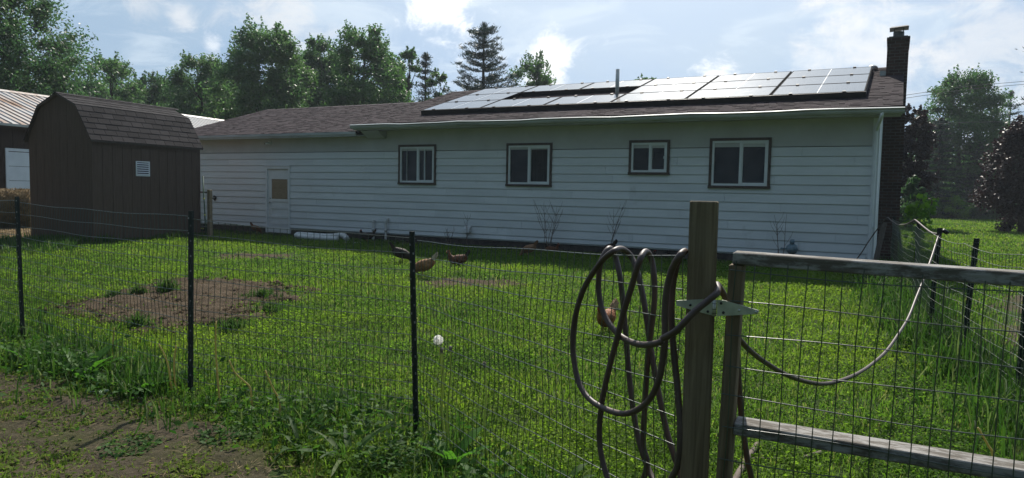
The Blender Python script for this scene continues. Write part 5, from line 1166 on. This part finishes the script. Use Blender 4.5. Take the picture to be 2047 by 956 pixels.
x, y = along([cl, bs[0], bs[1]], 5000, .12, r, .10); k = ~inshed(x, y); x, y = x[k], y[k]; tag(blades('shed_grass', r, x, y, r.uniform(.05, .24, len(x))*(.4+vnoise(x, y, .4, 77)), np.full(len(x), .009), 'tallgrass', .6), kind='stuff')
xx = r.uniform(-60, 150, 5000); yy_ = np.array([gp(a, q)[:2] for a, q in zip(xx, 497+r.normal(0, 6, 5000)-xx*.03)]); tag(blades('shed_weeds', r, yy_[:, 0], yy_[:, 1], r.uniform(.05, .28, 5000), np.full(5000, .011), 'tallgrass', .7), kind='stuff')
# clods and small stones on the bare ground
def clods(name, P, n, a0, a1, d0, d1, mat, smin, smax):
    x, y, d = sample(r, n*8, d0, d1, a0, a1, .8); k = inpoly(x+jit(r, len(x), .1), y+jit(r, len(x), .1), P); x, y = x[k][:n], y[k][:n]; n = len(x)
    o8 = np.array([(1, 0, 0), (0, 1, 0), (-1, 0, 0), (0, -1, 0), (.1, .1, .8), (0, 0, -.6)]); s = smin+(smax-smin)*r.uniform(0, 1, n)**3
    v = o8[None]*s[:, None, None]*r.uniform(.6, 1.3, (n, 6, 3))+np.stack([x, y, np.full(n, .03)], 1)[:, None]
    f = np.array([(0, 1, 4), (1, 2, 4), (2, 3, 4), (3, 0, 4), (1, 0, 5), (2, 1, 5), (3, 2, 5), (0, 3, 5)]); lo = (np.arange(n)[:, None, None]*6+f[None]).reshape(-1)
    tag(npmesh(name, v.reshape(-1, 3), lo, np.full(n*8, 3), mat), kind='stuff')
clods('soil_clods', P_DIRT, 1500, -40, -12, 6, 13, 'soil', .012, .06)
# moss, thin grass and litter on the path
x, y, d = sample(r, 120000, 1.8, 7.5, -40, 10, .6); k = inpoly(x, y, P_PATH); x, y = x[k], y[k]; pt = vnoise(x, y, .55, 81)*.55+vnoise(x, y, .16, 82)*.45; k = pt > r.uniform(.30, .58, len(x)); x, y, pt = x[k], y[k], pt[k]; n = len(x)
tag(blades('path_grass', r, x, y, (.012+.04*r.uniform(0, 1, n)**2)*(.5+pt), np.full(n, .0032), 'moss', .9, .012), kind='stuff')
k = r.uniform(0, 1, n) < .45; x, y, pt = x[k], y[k], pt[k]; n = len(x); cen = np.stack([x, y, .022+.02*r.uniform(0, 1, n)], 1); nr = unit(np.stack([r.normal(0, .5, n), r.normal(0, .5, n), np.ones(n)], 1)); t = unit(np.cross(nr, r.normal(0, 1, (n, 3)))); s = (.011*r.uniform(.5, 1.5, n))[:, None]
tag(quads('path_weeds', cen, t*s, np.cross(nr, t)*s*.75, 'moss'), kind='stuff')
x, y, d = sample(r, 7000, 1.8, 7.5, -40, 10, .6); k = inpoly(x, y, P_PATH); x, y = x[k], y[k]; n = len(x); a = r.uniform(0, 6.28, n); t = np.stack([np.cos(a), np.sin(a), r.normal(0, .15, n)], 1)*r.uniform(.012, .05, n)[:, None]
tag(quads('path_litter', np.stack([x, y, np.full(n, .032)], 1), t, np.stack([-np.sin(a), np.cos(a), r.normal(0, .3, n)], 1)*.0016, 'straw'), kind='stuff')
n = 9000; x, y, d = sample(r, n*4, 5, 14, -40, -10, .8); k = inpoly(x, y, P_DIRT); x, y = x[k], y[k]; n = len(x); a = r.uniform(0, 6.28, n); t = np.stack([np.cos(a), np.sin(a), r.normal(0, .2, n)], 1)*r.uniform(.012, .05, n)[:, None]
tag(quads('soil_litter', np.stack([x, y, np.full(n, .036)], 1), t, np.stack([-np.sin(a), np.cos(a), r.normal(0, .3, n)], 1)*.0022, 'straw'), kind='stuff')
n = 5000; x, y, d = sample(r, n*8, 18, 34, -40, -32, .8); k = inpoly(x, y, P_STRAW); x, y = x[k], y[k]; n = len(x); a = r.uniform(0, 6.28, n); t = np.stack([np.cos(a), np.sin(a), r.normal(0, .2, n)], 1)*r.uniform(.05, .15, n)[:, None]
tag(quads('straw_litter', np.stack([x, y, np.full(n, .03)], 1), t, np.stack([-np.sin(a), np.cos(a), r.normal(0, .3, n)], 1)*.01, 'straw'), kind='stuff')

# ---------------------------------------------------------------- single plants
def leaf_strip(b, base, az, ln, wd, rise, droop, wave=.0, rr=random):
    """a long leaf with a fold along its midrib"""
    n = 8; rows = []; d = np.array([math.cos(az), math.sin(az), 0]); s = np.array([-d[1], d[0], 0])
    for i in range(n+1):
        f = i/n; c = np.array(base)+d*ln*f*math.cos(rise*(1-f*.6))+np.array([0, 0, ln*(math.sin(rise)*f-droop*f*f)])
        w = wd*(math.sin(math.pi*min(1, .10+.90*f))**.8)*(1-.25*f)+.0015; wv = wave*math.sin(f*14+az*3)
        rows.append([tuple(c-s*w+np.array([0, 0, w*.35+wv])), tuple(c), tuple(c+s*w+np.array([0, 0, w*.35-wv]))])
    b.add([p for q in rows for p in q], [f for i in range(n) for f in ((i*3, i*3+1, i*3+4, i*3+3), (i*3+1, i*3+2, i*3+5, i*3+4))], True)
def leafy(px, py, n, ln, wd, label, seed, mat='dockleaf', rise=(.5, 1.3), droop=.35, name='dock_plant', group='broad-leaved weeds along the fence', z=0.0, wave=.006):
    p = gp(px, py); rr = random.Random(seed); o = thing(name, label, 'weed', (p[0], p[1], z), 0, group); b = MB()
    for i in range(n):
        a = 2.4*i+rr.uniform(-.3, .3); leaf_strip(b, (.015*math.cos(a), .015*math.sin(a), 0), a, ln*rr.uniform(.65, 1.1), wd*rr.uniform(.75, 1.15), rr.uniform(*rise), droop*rr.uniform(.5, 1.2), wave)
    b.build('leaf_rosette', mat, o); return o
leafy(62, 728, 9, .34, .050, 'large bright-leaved weed at the foot of the leftmost fence post', 1)
leafy(165, 760, 7, .36, .052, 'upright broad-leaved weed between the two left fence posts', 2, rise=(.9, 1.4))
leafy(285, 790, 8, .26, .042, 'low broad-leaved weed left of the second fence post', 3)
leafy(120, 735, 7, .24, .036, 'small broad-leaved weed close behind the leftmost post foot', 9)
leafy(215, 776, 6, .22, .040, 'small broad-leaved weed by the pale upturned leaf', 10)
o = leafy(250, 792, 1, .30, .050, 'pale upturned leaf lying over the path edge', 4, 'paleunder', (.35, .36), .25, 'fallen_leaf', None); o.rotation_euler = (0, 0, R(205))
leafy(600, 905, 11, .30, .016, 'strap-leaved tuft at the path edge left of the middle post', 5, 'tallgrass', (.4, 1.2), .55, 'plantain_tuft')
leafy(700, 925, 13, .34, .018, 'largest strap-leaved tuft in front of the middle post', 6, 'tallgrass', (.4, 1.2), .55, 'plantain_tuft')
leafy(905, 935, 6, .30, .036, 'upright dark dock right of the middle post', 7, rise=(1.1, 1.5))
leafy(960, 985, 5, .16, .050, 'round bright-leaved weed at the bottom edge of the picture', 8, 'dockleaf', (.6, 1.2), .3)
leafy(1120, 985, 6, .2, .02, 'narrow-leaved weed at the bottom edge left of the hose', 11, 'tallgrass', (.8, 1.3), .4, 'plantain_tuft')
for i, (px, py, lb) in enumerate(((835, 925, 'small three-leaved weed patch in front of the middle post foot'), (775, 945, 'small three-leaved weed patch left of the middle post foot'), (450, 880, 'small leafy weed patch on the mossy path edge'), (255, 905, 'small leafy weed patch in the middle of the path'))):
    p = gp(px, py); r_ = np.random.default_rng(90+i); n = 190; a = r_.uniform(0, 6.28, n); rad = .17*np.sqrt(r_.uniform(0, 1, n)); cen = np.stack([rad*np.cos(a), rad*np.sin(a), .02+(.10 if i < 2 else .03)*r_.uniform(.2, 1, n)], 1); nr = unit(np.stack([r_.normal(0, .4, n), r_.normal(0, .4, n), np.ones(n)], 1)); t = unit(np.cross(nr, r_.normal(0, 1, (n, 3)))); s = (.019*r_.uniform(.6, 1.3, n))[:, None]
    o = thing('low_weed', lb, 'weed', p, 0, 'low weeds at the path edge'); rad = np.minimum(rad, .15); quads('leaf_mat', cen, t*s, np.cross(nr, t)*s*.55, 'weedleaf', o)
    b = MB()
    for j in range(10): q = cen[j*5]; b.tube([(0, 0, 0), q*.5, q], .0012, 3)
    b.build('stem', 'stem', o)
# tufts left standing on the bare patch
for i, (px, py, h_, w_, lb) in enumerate(((333, 588, .24, .16, 'tall grass tuft at the back edge of the bare patch'), (275, 592, .14, .13, 'low grass tuft at the back left edge of the bare patch'), (275, 660, .17, .22, 'dark round grass tuft at the front of the bare patch'), (525, 600, .16, .26, 'wide grass tuft at the right end of the bare patch'), (540, 628, .15, .22, 'grass tuft at the front right corner of the bare patch'), (225, 598, .10, .10, 'smallest grass tuft at the left back edge of the bare patch'), (462, 662, .13, .2, 'grass tuft at the front edge of the bare patch behind the second post'))):
    p = gp(px, py); r_ = np.random.default_rng(110+i); n = 300; a = r_.uniform(0, 6.28, n); rad = w_*r_.uniform(0, 1, n)*(.7+.5*np.sin(3*a+i)); o = thing('grass_tuft', lb, 'grass tuft', p, 0, 'grass tufts on the bare patch')
    blades('blades', r_, rad*np.cos(a), rad*np.sin(a), h_*r_.uniform(.4, 1.1, n), np.full(n, .005), 'tallgrass', .7, 0.02, o)
# dandelions gone to seed, and dry stalks
def dandelion(px, py, base, Y, head, label):
    top = dp(px, py, Y); bs_ = dp(base[0], base[1], Y); bs_[2] = 0; o = thing('dandelion', label, 'dandelion', bs_, 0, 'dandelions at the fence'); q = top-bs_; b = MB()
    b.tube(spline([(0, 0, 0), tuple(q*.35+np.array([-.012, 0, 0])), tuple(q*.7+np.array([.006, 0, 0])), tuple(q)], 5), [.0060]*10+[.0052]*6, 6); b.build('stem', 'stem', o)
    b = MB(); b.ball(tuple(q), (.006, .006, .006) if head else (.011, .011, .014), 8, 6)
    if not head:
        for j in range(8): a = j*.8; b.tube([tuple(q-np.array([0, 0, .01])), tuple(q+np.array([.016*math.cos(a), .016*math.sin(a), -.02]))], [.003, .0008], 4)
    sd = b.build('seed_base', 'seedhead', o)
    if head:
        r_ = np.random.default_rng(5); n = 150; dv = unit(r_.normal(0, 1, (n, 3))); m_ = 11; cen, ax, bx = [], [], []
        up = unit(np.cross(dv, r_.normal(0, 1, (n, 3)))); sd2 = np.cross(dv, up)
        cen.append(q+dv*.016); ax.append(dv*.010); bx.append(up*.0004)
        for j in range(m_): a = 2*np.pi*j/m_; ray_ = unit(up*math.cos(a)+sd2*math.sin(a)+dv*.45); cen.append(q+dv*.025+ray_*.005); ax.append(ray_*.0055); bx.append(np.cross(ray_, dv)*.0007)
        quads('seed_puff', np.concatenate(cen), np.concatenate(ax), np.concatenate(bx), 'seed', o)
dandelion(876, 680, (893, 870), 4.12, True, 'dandelion with a round white seed puff right of the middle post')
dandelion(883, 700, (890, 870), 4.10, False, 'bare-headed dandelion stem close below the white seed puff')
dandelion(900, 696, (897, 872), 4.08, False, 'bare-headed dandelion stem just right of the white seed puff')
dandelion(968, 728, (975, 880), 3.92, False, 'lone bare-headed dandelion stem farthest right of the middle post')
def stalk(pts, Y, label):
    P = [dp(x, y, Y) for x, y in pts]; P[-1][2] = 0; o0 = P[-1].copy(); b = MB(); m_ = spline([p-o0 for p in P], 5); b.tube(m_, np.linspace(.0045, .0075, len(m_)), 5)
    o = thing('dry_stalk', label, 'stalk', o0, 0, 'pale dry stalks in the fence grass'); b.build('stem', 'drygrass', o)
stalk([(432, 642), (431, 690), (434, 740), (440, 805)], 4.75, 'upright dry stalk right of the second post')
stalk([(458, 720), (470, 745), (488, 762), (500, 775), (503, 800), (505, 840)], 4.6, 'dry stalk bent over right of the upright one')
stalk([(530, 740), (545, 775), (558, 800), (560, 850)], 4.55, 'dry curved stalk midway between the second and middle posts')
stalk([(317, 687), (330, 712), (338, 740), (345, 800)], 5.0, 'dry curved stalk left of the second post')
stalk([(352, 690), (348, 730), (352, 805)], 5.0, 'dry straight stalk close left of the second post')
stalk([(228, 655), (226, 700), (232, 765)], 5.6, 'thin dry stalk between the two left posts')
stalk([(1955, 855), (1975, 890), (1985, 915), (1990, 960)], 3.4, 'pale bent stalk below the gate near the right fence')
